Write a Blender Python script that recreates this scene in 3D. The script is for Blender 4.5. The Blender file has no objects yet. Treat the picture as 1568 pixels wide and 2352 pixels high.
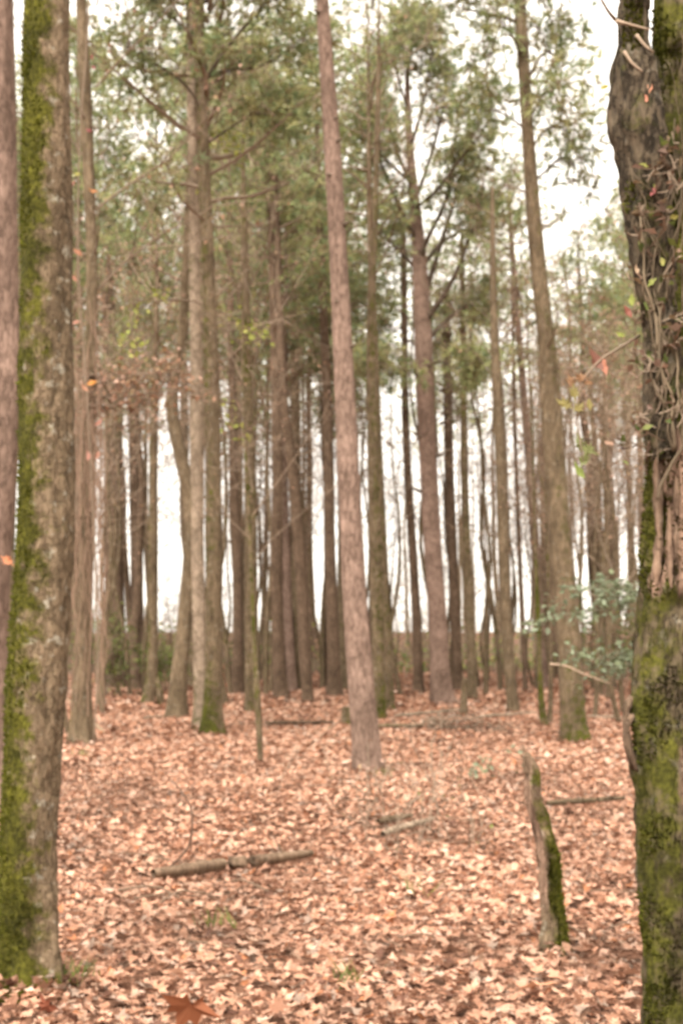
import bpy, math
import numpy as np
from mathutils import Vector, noise as mn

sc = bpy.context.scene
R = math.radians
rng = np.random.default_rng(7)

# ------------------------------------------------------------------ camera
F, CU, CV, CAMH = 3266.7, 784.0, 1176.0, 1.6          # focal length / centre in pixels of a 1568 x 2352 view
PITCH = math.atan((1450 - 1176) / F)
cam_d = bpy.data.cameras.new('camera')
cam = bpy.data.objects.new('camera', cam_d); sc.collection.objects.link(cam)
cam.location = (0, 0, CAMH); cam.rotation_euler = (R(90) + PITCH, 0, 0)
cam_d.sensor_fit = 'VERTICAL'; cam_d.sensor_height = 36; cam_d.sensor_width = 24; cam_d.lens = 50
cam_d.clip_start = 0.05; cam_d.clip_end = 5000
cam_d.dof.use_dof = True; cam_d.dof.focus_distance = 1.5; cam_d.dof.aperture_fstop = 11.5
sc.camera = cam

# ------------------------------------------------------------------ sky, sun, exposure
SUN_EL, SUN_AZ = 52.0, 200.0
w = bpy.data.worlds.new('World'); sc.world = w; w.use_nodes = True
nt = w.node_tree; nt.nodes.clear()
out = nt.nodes.new('ShaderNodeOutputWorld'); bg = nt.nodes.new('ShaderNodeBackground')
sky = nt.nodes.new('ShaderNodeTexSky'); sky.sky_type = 'NISHITA'; sky.sun_disc = False
sky.sun_elevation = R(SUN_EL); sky.sun_rotation = R(SUN_AZ); sky.dust_density = 6; sky.air_density = 1.0
hs = nt.nodes.new('ShaderNodeHueSaturation'); hs.inputs['Saturation'].default_value = 0.12
mixw = nt.nodes.new('ShaderNodeMix'); mixw.data_type = 'RGBA'
mixw.inputs[0].default_value = 0.7
mixw.inputs[7].default_value = (9.0, 8.3, 7.3, 1)       # even overcast cloud layer
nt.links.new(sky.outputs[0], hs.inputs['Color']); nt.links.new(hs.outputs[0], mixw.inputs[6])
nt.links.new(mixw.outputs[2], bg.inputs[0]); bg.inputs[1].default_value = 0.075
nt.links.new(bg.outputs[0], out.inputs[0])
sl = bpy.data.lights.new('sun', 'SUN'); sl.energy = 1.5; sl.angle = R(25); sl.color = (1, 0.95, 0.88)
so = bpy.data.objects.new('sun', sl); sc.collection.objects.link(so)
so.rotation_euler = (R(90 - SUN_EL), 0, R(180 - SUN_AZ) )
sc.view_settings.view_transform = 'Standard'; sc.view_settings.look = 'None'
sc.view_settings.gamma = 1; sc.view_settings.exposure = 2.12
sc.render.engine = 'CYCLES'
sc.cycles.use_denoising = True; sc.cycles.max_bounces = 6; sc.cycles.diffuse_bounces = 4
sc.cycles.transmission_bounces = 4; sc.cycles.transparent_max_bounces = 4
sc.cycles.use_adaptive_sampling = True; sc.cycles.adaptive_threshold = 0.02

# ------------------------------------------------------------------ pixel -> place
cp, sp = math.cos(PITCH), math.sin(PITCH)
def ray(u, v):
    x = (u - CU) / F; y = (CV - v) / F
    return np.array([x, cp - y * sp, sp + y * cp])
def at(u, v, d):                                        # point at depth d (world y) along a pixel's direction
    r = ray(u, v); k = d / r[1]
    return np.array([r[0] * k, d, CAMH + r[2] * k])
def gh(x, y):                                           # gentle relief of the forest floor
    x = np.asarray(x, float); y = np.asarray(y, float)
    a = 0.045 * np.sin(x * .55 + 1.3) * np.cos(y * .42 + .4) + 0.03 * np.sin(x * 1.1 - y * .8) + 0.07 * np.sin(y * .13 + x * .09 + 1)
    return a * np.clip((y - 2) / 10, 0, 1) - 0.0
def ground(u, v):
    r = ray(u, v); d = CAMH / -r[2] * r[1]
    for _ in range(6):
        d = (CAMH - float(gh(r[0] / r[1] * d, d))) / -r[2] * r[1]
    x = r[0] / r[1] * d
    return np.array([x, d, float(gh(x, d))])

# ------------------------------------------------------------------ mesh building
class MB:
    def __init__(s): s.v = []; s.f = []; s.c = []; s.n = 0
    def add(s, v, f, col=(1, 1, 1), mat=0):
        v = np.asarray(v, float).reshape(-1, 3); f = np.asarray(f, np.int64)
        c = np.asarray(col, float)
        if c.ndim == 1: c = np.tile(c, (len(v), 1))
        s.v.append(v); s.c.append(c); s.f.append((f + s.n, mat)); s.n += len(v)
    def tube(s, pts, rad, sides=6, col=(1, 1, 1), mat=0, cap=True):
        pts = np.asarray(pts, float); rad = np.asarray(rad, float); n = len(pts)
        v = rings(pts, rad[:, None] * np.ones((1, sides)), sides)
        i = np.arange(n - 1)[:, None] * sides; j = np.arange(sides)[None]; k = (j + 1) % sides
        f = np.stack([i + j, i + k, i + sides + k, i + sides + j], -1).reshape(-1, 4)
        s.add(v, f, col, mat)
        if cap:
            for ring, rev in ((0, True), (n - 1, False)):
                o = s.n - len(v)
                s.v.append(pts[ring][None]); s.c.append(s.c[-1][:1] if s.c[-1].ndim == 2 else s.c[-1]); ci = s.n; s.n += 1
                a = o + ring * sides + np.arange(sides); b = o + ring * sides + (np.arange(sides) + 1) % sides
                t = np.stack([np.full(sides, ci), a, b], 1)
                if rev: t = t[:, ::-1]
                s.f.append((t, mat))
                v = np.zeros((s.n - o, 3))
    def mesh(s, name, mats, smooth=True):
        me = bpy.data.meshes.new(name)
        v = np.concatenate(s.v); c = np.concatenate(s.c)
        me.vertices.add(len(v)); me.vertices.foreach_set('co', v.ravel())
        loops = np.concatenate([f.ravel() for f, m in s.f]); tot = np.concatenate([np.full(len(f), f.shape[1]) for f, m in s.f])
        mi = np.concatenate([np.full(len(f), m) for f, m in s.f])
        me.loops.add(len(loops)); me.loops.foreach_set('vertex_index', loops.astype(np.int32))
        me.polygons.add(len(tot)); st = np.concatenate([[0], np.cumsum(tot)[:-1]])
        me.polygons.foreach_set('loop_start', st.astype(np.int32)); me.polygons.foreach_set('loop_total', tot.astype(np.int32))
        me.polygons.foreach_set('material_index', mi.astype(np.int32))
        me.polygons.foreach_set('use_smooth', np.full(len(tot), smooth))
        at_ = me.attributes.new('col', 'FLOAT_COLOR', 'POINT')
        at_.data.foreach_set('color', np.concatenate([c, np.ones((len(c), 1))], 1).astype(np.float32).ravel())
        for m in (mats if isinstance(mats, (list, tuple)) else [mats]): me.materials.append(m)
        me.update(); me.validate()
        return me
def rings(pts, rr, sides):
    t = np.gradient(pts, axis=0); t /= np.linalg.norm(t, axis=1)[:, None] + 1e-12
    ref = np.where((np.abs(t[:, :1]) < .8), np.array([[1., 0, 0]]), np.array([[0, 1., 0]]))
    n = np.cross(t, ref); n /= np.linalg.norm(n, axis=1)[:, None]; b = np.cross(t, n)
    a = np.arange(sides) / sides * 2 * np.pi
    return (pts[:, None] + rr[..., None] * (np.cos(a)[None, :, None] * n[:, None] + np.sin(a)[None, :, None] * b[:, None])).reshape(-1, 3)
def spline(p, n):
    p = np.asarray(p, float); k = len(p)
    q = np.vstack([2 * p[0] - p[1], p, 2 * p[-1] - p[-2]])
    out = []
    for t in np.linspace(0, k - 1 - 1e-9, n):
        i = int(t); f = t - i; a, b, c, d = q[i:i + 4]
        out.append(.5 * (2 * b + (c - a) * f + (2 * a - 5 * b + 4 * c - d) * f * f + (3 * b - a - 3 * c + d) * f ** 3))
    return np.array(out)

COL = sc.collection
def obj(name, me, parent=None, loc=None):
    o = bpy.data.objects.new(name, me); COL.objects.link(o)
    if parent: o.parent = parent
    if loc is not None: o.location = loc
    return o
def tag(o, label=None, cat=None, group=None, kind=None):
    if label: o['label'] = label
    if cat: o['category'] = cat
    if group: o['group'] = group
    if kind: o['kind'] = kind
    return o
def thing(name, label, cat, loc, group=None):
    o = bpy.data.objects.new(name, None); COL.objects.link(o); o.location = loc; o.empty_display_size = .3
    return tag(o, label, cat, group)

# ------------------------------------------------------------------ materials
def newmat(name):
    m = bpy.data.materials.new(name); m.use_nodes = True
    t = m.node_tree; b = t.nodes['Principled BSDF']; return m, t, b, t.links.new
def N(t, kind, **kw):
    n = t.nodes.new('ShaderNode' + kind)
    for k, v in kw.items():
        if k in n.inputs: n.inputs[k].default_value = v
        else: setattr(n, k, v)
    return n
def bark(name, dark, light, moss=(.075, .078, .011), plate=9.0, stretch=.3, fine=28.0, bump=.6, crack=.5, lichen=0.):
    m, t, b, L = newmat(name)
    tc = N(t, 'TexCoord'); mp = N(t, 'Mapping'); mp.inputs['Scale'].default_value = (1, 1, stretch); L(tc.outputs['Object'], mp.inputs[0])
    n1 = N(t, 'TexNoise', Scale=fine, Detail=6.0, Roughness=.65); L(mp.outputs[0], n1.inputs['Vector'])
    n2 = N(t, 'TexNoise', Scale=2.2, Detail=3.0); L(tc.outputs['Object'], n2.inputs['Vector'])
    vo = N(t, 'TexVoronoi', Scale=plate); vo.feature = 'DISTANCE_TO_EDGE'
    wob = N(t, 'MixRGB', Fac=.12); L(mp.outputs[0], wob.inputs[1]); L(n1.outputs['Color'], wob.inputs[2]); L(wob.outputs[0], vo.inputs['Vector'])
    r1 = N(t, 'ValToRGB'); r1.color_ramp.elements[0].position = .3; r1.color_ramp.elements[1].position = .72
    r1.color_ramp.elements[0].color = (*dark, 1); r1.color_ramp.elements[1].color = (*light, 1); L(n1.outputs[0], r1.inputs[0])
    rc = N(t, 'ValToRGB'); rc.color_ramp.elements[0].color = (crack, crack * .96, crack * .92, 1); rc.color_ramp.elements[1].position = .09; L(vo.outputs['Distance'], rc.inputs[0])
    mu = N(t, 'MixRGB', Fac=.9, blend_type='MULTIPLY'); L(r1.outputs[0], mu.inputs[1]); L(rc.outputs[0], mu.inputs[2])
    r2 = N(t, 'ValToRGB'); r2.color_ramp.elements[0].position = .35; r2.color_ramp.elements[1].position = .65
    r2.color_ramp.elements[0].color = (.72, .7, .66, 1); r2.color_ramp.elements[1].color = (1.15, 1.13, 1.1, 1); L(n2.outputs[0], r2.inputs[0])
    mu2 = N(t, 'MixRGB', Fac=1.0, blend_type='MULTIPLY'); L(mu.outputs[0], mu2.inputs[1]); L(r2.outputs[0], mu2.inputs[2])
    if lichen:
        nl = N(t, 'TexNoise', Scale=14.0, Detail=4.0, Roughness=.7); L(tc.outputs['Object'], nl.inputs['Vector']); ml = N(t, 'MapRange'); ml.inputs['From Min'].default_value = .58; ml.inputs['From Max'].default_value = .66; ml.inputs['To Max'].default_value = lichen
        L(nl.outputs[0], ml.inputs['Value']); mxl = N(t, 'MixRGB'); L(ml.outputs[0], mxl.inputs[0]); L(mu2.outputs[0], mxl.inputs[1]); mxl.inputs[2].default_value = (.4, .37, .29, 1); mu2 = mxl
    at_ = N(t, 'Attribute', attribute_name='col'); se = N(t, 'SeparateColor'); L(at_.outputs['Color'], se.inputs[0])
    # bare wood (green channel) then moss (red channel)
    nw = N(t, 'TexNoise', Scale=40.0, Detail=3.0); mpw = N(t, 'Mapping'); mpw.inputs['Scale'].default_value = (1, 1, .06); L(tc.outputs['Object'], mpw.inputs[0]); L(mpw.outputs[0], nw.inputs['Vector'])
    rw = N(t, 'ValToRGB'); rw.color_ramp.elements[0].position = .35; rw.color_ramp.elements[1].position = .65
    rw.color_ramp.elements[0].color = (.1, .06, .04, 1); rw.color_ramp.elements[1].color = (.33, .21, .145, 1); L(nw.outputs[0], rw.inputs[0])
    mw = N(t, 'MixRGB'); L(se.outputs['Green'], mw.inputs[0]); L(mu2.outputs[0], mw.inputs[1]); L(rw.outputs[0], mw.inputs[2])
    n3 = N(t, 'TexNoise', Scale=9.0, Detail=5.0, Roughness=.7); L(tc.outputs['Object'], n3.inputs['Vector'])
    am = N(t, 'Math', operation='MULTIPLY_ADD'); L(n3.outputs[0], am.inputs[0]); am.inputs[1].default_value = 1.9; am.inputs[2].default_value = -.45
    ad = N(t, 'Math', operation='ADD'); L(se.outputs['Red'], ad.inputs[0]); L(am.outputs[0], ad.inputs[1])
    mr = N(t, 'MapRange'); mr.inputs['From Min'].default_value = .85; mr.inputs['From Max'].default_value = 1.15; L(ad.outputs[0], mr.inputs['Value'])
    nm = N(t, 'TexNoise', Scale=60.0, Detail=3.0); L(tc.outputs['Object'], nm.inputs['Vector'])
    rm = N(t, 'ValToRGB'); rm.color_ramp.elements[0].position = .3; rm.color_ramp.elements[1].position = .7
    rm.color_ramp.elements[0].color = (moss[0] * .5, moss[1] * .5, moss[2] * .6, 1); rm.color_ramp.elements[1].color = (moss[0] * 1.4, moss[1] * 1.4, moss[2] * 1.6, 1); L(nm.outputs[0], rm.inputs[0])
    nv = N(t, 'TexNoise', Scale=4.0, Detail=4.0, Roughness=.6); L(tc.outputs['Object'], nv.inputs['Vector']); rv = N(t, 'ValToRGB'); rv.color_ramp.elements[0].position = .35; rv.color_ramp.elements[1].position = .65
    rv.color_ramp.elements[0].color = (.5, .48, .5, 1); rv.color_ramp.elements[1].color = (1.2, 1.15, 1.1, 1); L(nv.outputs[0], rv.inputs[0]); mv = N(t, 'MixRGB', Fac=1.0, blend_type='MULTIPLY'); L(rm.outputs[0], mv.inputs[1]); L(rv.outputs[0], mv.inputs[2])
    mm = N(t, 'MixRGB'); L(mr.outputs[0], mm.inputs[0]); L(mw.outputs[0], mm.inputs[1]); L(mv.outputs[0], mm.inputs[2])
    L(mm.outputs[0], b.inputs['Base Color']); b.inputs['Roughness'].default_value = .95; b.inputs['Specular IOR Level'].default_value = .15
    hsum = N(t, 'Math', operation='MULTIPLY_ADD'); L(rc.outputs[0], hsum.inputs[0]); hsum.inputs[1].default_value = .6; L(n1.outputs[0], hsum.inputs[2])
    bp = N(t, 'Bump', Strength=bump, Distance=.02); L(hsum.outputs[0], bp.inputs['Height']); L(bp.outputs[0], b.inputs['Normal'])
    return m
def leafmat(name, trans=.3, rough=.6, spec=.25, vary=.0):
    m, t, b, L = newmat(name)
    at_ = N(t, 'Attribute', attribute_name='col'); src = at_.outputs['Color']
    if vary:
        oi = N(t, 'ObjectInfo'); h = N(t, 'HueSaturation'); mr = N(t, 'MapRange'); mr.inputs['To Min'].default_value = 1 - vary; mr.inputs['To Max'].default_value = 1 + vary
        L(oi.outputs['Random'], mr.inputs['Value']); L(mr.outputs[0], h.inputs['Value']); L(src, h.inputs['Color']); src = h.outputs[0]
    L(src, b.inputs['Base Color']); b.inputs['Roughness'].default_value = rough; b.inputs['Specular IOR Level'].default_value = spec
    tr = N(t, 'BsdfTranslucent'); L(src, tr.inputs['Color']); mx = N(t, 'MixShader', Fac=trans)
    L(b.outputs[0], mx.inputs[1]); L(tr.outputs[0], mx.inputs[2]); L(mx.outputs[0], t.nodes['Material Output'].inputs[0])
    return m
M = dict(
    pine=bark('pine_bark', (.13, .085, .063), (.32, .222, .178), plate=16, stretch=.35),
    pine_dark=bark('dark_pine_bark', (.075, .05, .034), (.2, .138, .095), plate=14),
    brown=bark('brown_bark', (.085, .062, .037), (.23, .17, .11), plate=18, stretch=.2, lichen=.25),
    pale=bark('pale_bark', (.2, .15, .105), (.42, .33, .25), plate=6, stretch=.6),
    fork=bark('rough_old_bark', (.042, .032, .02), (.16, .122, .075), moss=(.075, .075, .011), plate=13, stretch=.4, bump=.8, crack=.5, lichen=.3),
    stem=bark('dark_stem_bark', (.035, .028, .02), (.15, .113, .075), plate=17, stretch=.45, bump=1., crack=.45, lichen=.2),
    left=bark('flaky_bark', (.085, .06, .034), (.28, .205, .135), moss=(.088, .086, .011), plate=26, stretch=.6, crack=.72, lichen=.55, bump=.9),
    twig=leafmat('twig_bark', trans=0, rough=.9, spec=.1),
    needle=leafmat('pine_needle', trans=.35, vary=.2),
    leaf=leafmat('leaf', trans=.3),
    litter=leafmat('fallen_leaf', trans=.2, rough=.7, spec=.2),
    moss=leafmat('moss', trans=.25, rough=.9, spec=.05),
)
# forest floor: dark humus and leaf crumbs below the leaves
m, t, b, L = newmat('forest_floor')
tc = N(t, 'TexCoord'); n1 = N(t, 'TexNoise', Scale=7.0, Detail=8.0, Roughness=.75); L(tc.outputs['Object'], n1.inputs['Vector'])
vo = N(t, 'TexVoronoi', Scale=11.0); L(tc.outputs['Object'], vo.inputs['Vector'])
rr = N(t, 'ValToRGB'); e = rr.color_ramp.elements; e[0].position = .3; e[0].color = (.045, .024, .015, 1); e[1].position = .7; e[1].color = (.2, .1, .062, 1)
mx = N(t, 'MixRGB', Fac=.45); L(n1.outputs[0], mx.inputs[1]); L(vo.outputs['Color'], mx.inputs[2]); L(mx.outputs[0], rr.inputs[0])
L(rr.outputs[0], b.inputs['Base Color']); b.inputs['Roughness'].default_value = .95; b.inputs['Specular IOR Level'].default_value = .1
bp = N(t, 'Bump', Strength=.8, Distance=.05); L(vo.outputs['Distance'], bp.inputs['Height']); L(bp.outputs[0], b.inputs['Normal'])
M['floor'] = m

# ------------------------------------------------------------------ ground
def grid_mesh(xs, ys):
    X, Y = np.meshgrid(xs, ys); Z = gh(X, Y)
    far = np.clip((np.hypot(X, Y) - 90) / 200, 0, 1); Z = Z * (1 - far) - .012
    v = np.stack([X, Y, Z], -1).reshape(-1, 3); nx = len(xs)
    i = np.arange(len(ys) - 1)[:, None] * nx + np.arange(nx - 1)[None]
    f = np.stack([i, i + 1, i + nx + 1, i + nx], -1).reshape(-1, 4); return v, f
xs = np.concatenate([[-3000, -900, -300, -120, -70], np.arange(-45, 45.1, .5), [70, 120, 300, 900, 3000]])
ys = np.concatenate([[-3000, -900, -200, -60, -20], np.arange(-8, 75.1, .5), [90, 120, 200, 500, 1200, 3000]])
g = MB(); g.add(*grid_mesh(xs, ys)); floor = tag(obj('ground', g.mesh('ground', M['floor'])), 'forest floor covered with fallen leaves', kind='structure')

# ------------------------------------------------------------------ leaf shapes
def lobed(kind, r):
    if kind == 'maple': a = [(-90, .12), (-60, .55), (-35, .38), (-8, .95), (18, .5), (50, .9), (68, .55), (90, 1.1), (112, .52), (130, .88), (162, .5), (188, .95), (215, .4), (240, .55)]
    elif kind == 'oak': a = [(-90, .9), (-70, .3), (-30, .5), (-12, .28), (18, .62), (35, .33), (58, .8), (72, .5), (90, 1.1), (108, .5), (122, .8), (145, .33), (162, .62), (192, .28), (210, .5), (250, .3)]
    else: a = [(-90, .95), (-50, .45), (-10, .42), (30, .42), (65, .6), (90, 1.05), (115, .6), (150, .42), (190, .42), (230, .45)]
    p = np.array([(math.cos(R(t)) * q * r.uniform(.85, 1.15), math.sin(R(t)) * q * r.uniform(.85, 1.15), 0) for t, q in a]) * .5
    v = np.vstack([[0, 0, 0], p]); k = len(p)
    f = np.array([(0, i + 1, (i + 1) % k + 1) for i in range(k)])
    c1, c2, c3 = r.uniform(-.9, .9), r.uniform(-.5, .9), r.uniform(-.5, .5)
    v[:, 2] = c1 * v[:, 0] ** 2 + c2 * v[:, 1] ** 2 + c3 * v[:, 0] * v[:, 1] + r.normal(0, .035, len(v)) + .22 * abs(v[:, 0])
    return v, f
def quadleaf(r):
    v = np.array([(0, -.5, 0), (.32, 0, .12), (0, .55, r.uniform(-.1, .15)), (-.32, 0, .12)]); v[:, 2] += r.normal(0, .06, 4)
    return v, np.array([(0, 1, 2), (0, 2, 3)])
def scatter(mb, tmpl, P, S, yaw, tilt, tdir, col, mat=0):
    """copies of a small template: positions P, sizes S, turn yaw, lean tilt towards tdir"""
    v, f = tmpl; n = len(P)
    if n == 0: return
    c, s = np.cos(yaw), np.sin(yaw)
    x = v[None, :, 0] * c[:, None] - v[None, :, 1] * s[:, None]; y = v[None, :, 0] * s[:, None] + v[None, :, 1] * c[:, None]
    q = np.stack([x, y, np.broadcast_to(v[None, :, 2], x.shape)], -1) * S[:, None, None]
    ax = np.stack([-np.sin(tdir), np.cos(tdir), np.zeros(n)], -1)[:, None]
    ct, st = np.cos(tilt)[:, None, None], np.sin(tilt)[:, None, None]
    q = q * ct + np.cross(np.broadcast_to(ax, q.shape), q) * st + ax * (q * ax).sum(-1, keepdims=True) * (1 - ct)
    q += P[:, None]
    ff = (f[None] + (np.arange(n) * len(v))[:, None, None]).reshape(-1, f.shape[1])
    mb.add(q.reshape(-1, 3), ff, np.repeat(col, len(v), 0), mat)
LEAFPAL = np.array([(.47, .265, .175), (.4, .215, .135), (.54, .325, .225), (.33, .165, .1), (.23, .11, .065), (.14, .066, .042), (.44, .28, .19), (.36, .15, .07), (.3, .21, .155), (.52, .36, .27)])
LEAFW = np.array([.2, .18, .13, .14, .1, .06, .08, .02, .05, .04])
def leafcols(r, n):
    c = LEAFPAL[r.choice(len(LEAFPAL), n, p=LEAFW)]
    return c * r.uniform(.8, 1.15, (n, 1)) * np.array([1, 1.02, 1.04])
def litter_zone(mb, r, y0, y1, dens, tmpls, s0, s1, lift):
    hw = lambda y: .29 * y + 2.2
    A = (hw(y0) + hw(y1)) * (y1 - y0); n = int(A * dens)
    y = r.uniform(y0, y1, n * 2); keep = r.uniform(0, hw(y1), n * 2) < hw(y); y = y[keep][:n]; n = len(y)
    x = r.uniform(-1, 1, n) * hw(y); z = gh(x, y) + r.uniform(0, lift, n)
    P = np.stack([x, y, z], 1); k = r.integers(0, len(tmpls), n); S = r.uniform(s0, s1, n) * r.uniform(.75, 1.15, n)
    tilt = np.abs(r.normal(0, R(30), n)); td = r.uniform(0, 2 * np.pi, n); yw = r.uniform(0, 2 * np.pi, n); C = leafcols(r, n)
    # patches of older, darker leaves
    pt = np.array([mn.noise((a * .8, b * .8, 3.1)) for a, b in zip(x, y)]) if n < 70000 else np.zeros(n)
    pt = pt + .6 * np.array([mn.noise((a * 2.6, b * 2.6, 9.1)) for a, b in zip(x, y)]) if n < 70000 else pt
    C = C * np.clip(1.06 + .6 * pt, .42, 1.25)[:, None]
    for i in range(len(tmpls)):
        q = k == i; scatter(mb, tmpls[i], P[q], S[q], yw[q], tilt[q], td[q], C[q])
r = np.random.default_rng(11)
near_t = [lobed(k, r) for k in ('maple', 'oak', 'plain', 'maple', 'oak', 'maple', 'plain', 'oak')]
far_t = [lobed('plain', r) for _ in range(3)]; quad_t = [quadleaf(r) for _ in range(5)]
# the leaves that show largest lie one by one on top
tm = []
for i in range(14):
    a = MB(); v, f = near_t[i % 8]; a.add(v * np.array([1, 1, 1.15]), f, leafcols(r, 1)[0] * 1.05); tm.append(a.mesh('leaf', M['litter'], smooth=False))
for i in range(300):
    y = 4.6 + 2.6 * r.uniform() ** 1.3; x = r.uniform(-1, 1) * (.24 * y + .1); s = r.uniform(.065, .115)
    o = obj('leaf', tm[r.integers(14)], floor, (x, y, float(gh(x, y)) + .045 + r.uniform(0, .02)))
    o.rotation_euler = (r.normal(0, R(20)), r.normal(0, R(20)), r.uniform(0, 6.28)); o.scale = (s, s, s)

# ------------------------------------------------------------------ trunks
def smooth(a, lo, hi): t_ = np.clip((a - lo) / (hi - lo), 0, 1); return t_ * t_ * (3 - 2 * t_)
def trunk_mesh(name, P, rad, mat, sides=12, nring=40, rough=.05, flare=.5, moss=0., mossdir=(-1, 0), mosslow=0., mossvar=.5, seed=0, shape=None, wood=None, extra=None):
    """P: centre line (local), rad: radii; bark relief, root flare, moss and bare wood as surface attributes"""
    q = spline(np.column_stack([P, rad]), nring) if len(P) > 2 else np.column_stack([P, rad])
    pts, rd = q[:, :3], np.maximum(q[:, 3], .004)
    th = np.arange(sides) / sides * 2 * np.pi; zz = pts[:, 2:3]
    rr = np.repeat(rd[:, None], sides, 1); ph = np.random.default_rng(seed + 5).uniform(0, 6.28, 8)
    if sides >= 40:
        ns = np.array([[mn.noise((math.cos(a) * 2.2 + seed, math.sin(a) * 2.2, z * 1.6)) + .6 * mn.noise((math.cos(a) * 7 + seed, math.sin(a) * 7, z * 5)) + .6 * mn.noise((math.cos(a) * 13, math.sin(a) * 13 + seed, z * 14)) for a in th] for z in pts[:, 2]])
        rr *= 1 + rough * 1.8 * ns
    else:
        rr *= 1 + rough * (np.cos(3 * th + ph[0] + zz * .7) + .8 * np.cos(5 * th + ph[1] - zz * 1.3) + .6 * np.cos(2 * th + ph[2] + zz * 2.1))
    if flare: rr *= 1 + flare * np.exp(-np.clip(zz, 0, 9) / (2.2 * rd[0])) * (.55 + .45 * np.cos(4 * th + ph[3]) + .3 * np.cos(7 * th + ph[4]))
    if shape: rr = rr * shape(th[None] + 0 * zz, zz + 0 * th[None])
    mb = MB(); v = rings(pts, rr, sides); n = len(pts)
    i = np.arange(n - 1)[:, None] * sides; j = np.arange(sides)[None]; k = (j + 1) % sides
    nx, ny = -np.sin(th), np.cos(th)
    side = np.clip((nx * mossdir[0] + ny * mossdir[1]), -1, 1)[None] * .5 + .5
    mo = moss * (side ** 1.3) * (.78 + mossvar * np.array([mn.noise((seed, z * .9, 1.7)) for z in pts[:, 2]]))[:, None]
    mo = mo + mosslow * np.exp(-np.clip(zz, 0, 99) / .5)
    wd = wood(th[None] + 0 * zz, zz + 0 * th[None]) if wood else np.zeros_like(rr)
    mb.add(v, np.stack([i + j, i + k, i + sides + k, i + sides + j], -1).reshape(-1, 4), np.stack([mo * (1 - wd), wd, 0 * mo], -1).reshape(-1, 3))
    top = np.arange(sides) + (n - 1) * sides
    mb.add(pts[-1][None], np.zeros((0, 3)), (0, 0, 0)); mb.f.append((np.stack([np.full(sides, mb.n - 1), top, np.roll(top, -1)], 1), 0))
    if extra: extra(mb)
    return mb.mesh(name, mat), v.reshape(n, sides, 3), mo, pts
# ------------------------------------------------------------------ crowns (shared meshes, 1 unit = 1 metre, base at z=0)
GREENS = np.array([(.25, .29, .125), (.3, .32, .14), (.2, .25, .12), (.34, .33, .15), (.29, .25, .135)])
def needles(mb, r, tip, dirs, k, ln, wd, cols):
    n = len(tip); T = np.repeat(tip, k, 0); D = np.repeat(dirs, k, 0) * .55 + r.normal(0, .5, (n * k, 3)) + np.array([0, 0, .12])
    D /= np.linalg.norm(D, axis=1)[:, None]; S = np.cross(D, r.normal(size=D.shape)); S /= np.linalg.norm(S, axis=1)[:, None]
    l = ln * r.uniform(.6, 1.2, (n * k, 1)); a = T + D * l * .04 + S * wd * .5; b_ = T + D * l * .04 - S * wd * .5; c = T + D * l + np.array([0, 0, -1]) * l * .12
    V = np.stack([a, b_, c], 1).reshape(-1, 3); mb.add(V, np.arange(len(V)).reshape(-1, 3), np.repeat(np.repeat(cols, k, 0), 3, 0), 1)
BR = (.21, .155, .11)
def pine_crown(seed, L=9., Rm=2.6, nb=44, tufts=9, k=10, ln=.2, wd=.036, clumps=2.5, sparse=0., droop=.0, trunkrad=.0):
    r = np.random.default_rng(seed); mb = MB(); tips = []; dirs = []
    if trunkrad: mb.tube([(0, 0, 0), (.03, .02, L * .4), (-.02, .03, L * .75), (0, 0, L)], [trunkrad, trunkrad * .7, trunkrad * .4, .01], 6, BR)
    for i in range(nb):
        h = (i + r.uniform(0, .8)) / nb; az = i * 2.4 + r.normal(0, .5)
        ln_b = Rm * (math.sin(math.pi * min(1, .16 + .8 * h)) ** .8) * r.uniform(.55, 1.12) * (1 - .3 * h) + .25
        up = .15 + .75 * h + r.normal(0, .12) - droop
        p = np.array([0, 0, h * L * .97]); d = np.array([math.cos(az), math.sin(az), up]); d /= np.linalg.norm(d); pl = [p]
        for s in range(5): d = d + r.normal(0, .1, 3) + np.array([0, 0, .06]); d /= np.linalg.norm(d); p = p + d * ln_b / 5; pl.append(p)
        mb.tube(pl, np.linspace(.012 + .013 * ln_b, .006, 6), 4, BR, cap=False)
        if r.uniform() < sparse: continue
        for q in range(max(1, int(round(clumps * ln_b / Rm + r.uniform(-.5, .6))))):          # needle clumps with gaps between them
            f = 1. if q == 0 else r.uniform(.35, .95); j = min(int(f * 5), 4); base = np.array(pl[j]) + (np.array(pl[j + 1]) - np.array(pl[j])) * min(1, f * 5 - j)
            sd = d * .7 + r.normal(0, .7, 3) * (1, 1, .6) + np.array([0, 0, .2]); sd /= np.linalg.norm(sd); e = base + sd * (0 if q == 0 else r.uniform(.2, .6))
            mb.tube([base - d * .05, e], [.009, .005], 3, BR, cap=False); cr = r.uniform(.2, .36)
            for g_ in range(tufts):
                t_ = e + r.normal(0, 1, 3) * cr * (1, 1, .6); tips.append(t_); dd_ = t_ - e + sd * .1; dirs.append(dd_ / np.linalg.norm(dd_))
                if g_ % 3 == 0: mb.tube([e, t_], [.005, .003], 3, BR, cap=False)
    tips = np.array(tips); dirs = np.array(dirs); c = GREENS[r.integers(0, len(GREENS), len(tips))] * r.uniform(.75, 1.3, (len(tips), 1))
    needles(mb, r, tips, dirs, k, ln, wd, c)
    return mb.mesh('pine_crown', [M['twig'], M['needle']], smooth=False)
CROWNS = [pine_crown(21 + i, L=9, Rm=[2.3, 2.8, 2.0, 3.1, 2.5, 2.2][i], nb=[30, 34, 26, 34, 30, 26][i], tufts=[24, 26, 22, 24, 24, 22][i]) for i in range(6)]
SPARSE = [pine_crown(41 + i, L=9, Rm=2.1, nb=28, tufts=13, sparse=.3, clumps=2.4) for i in range(3)]

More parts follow.
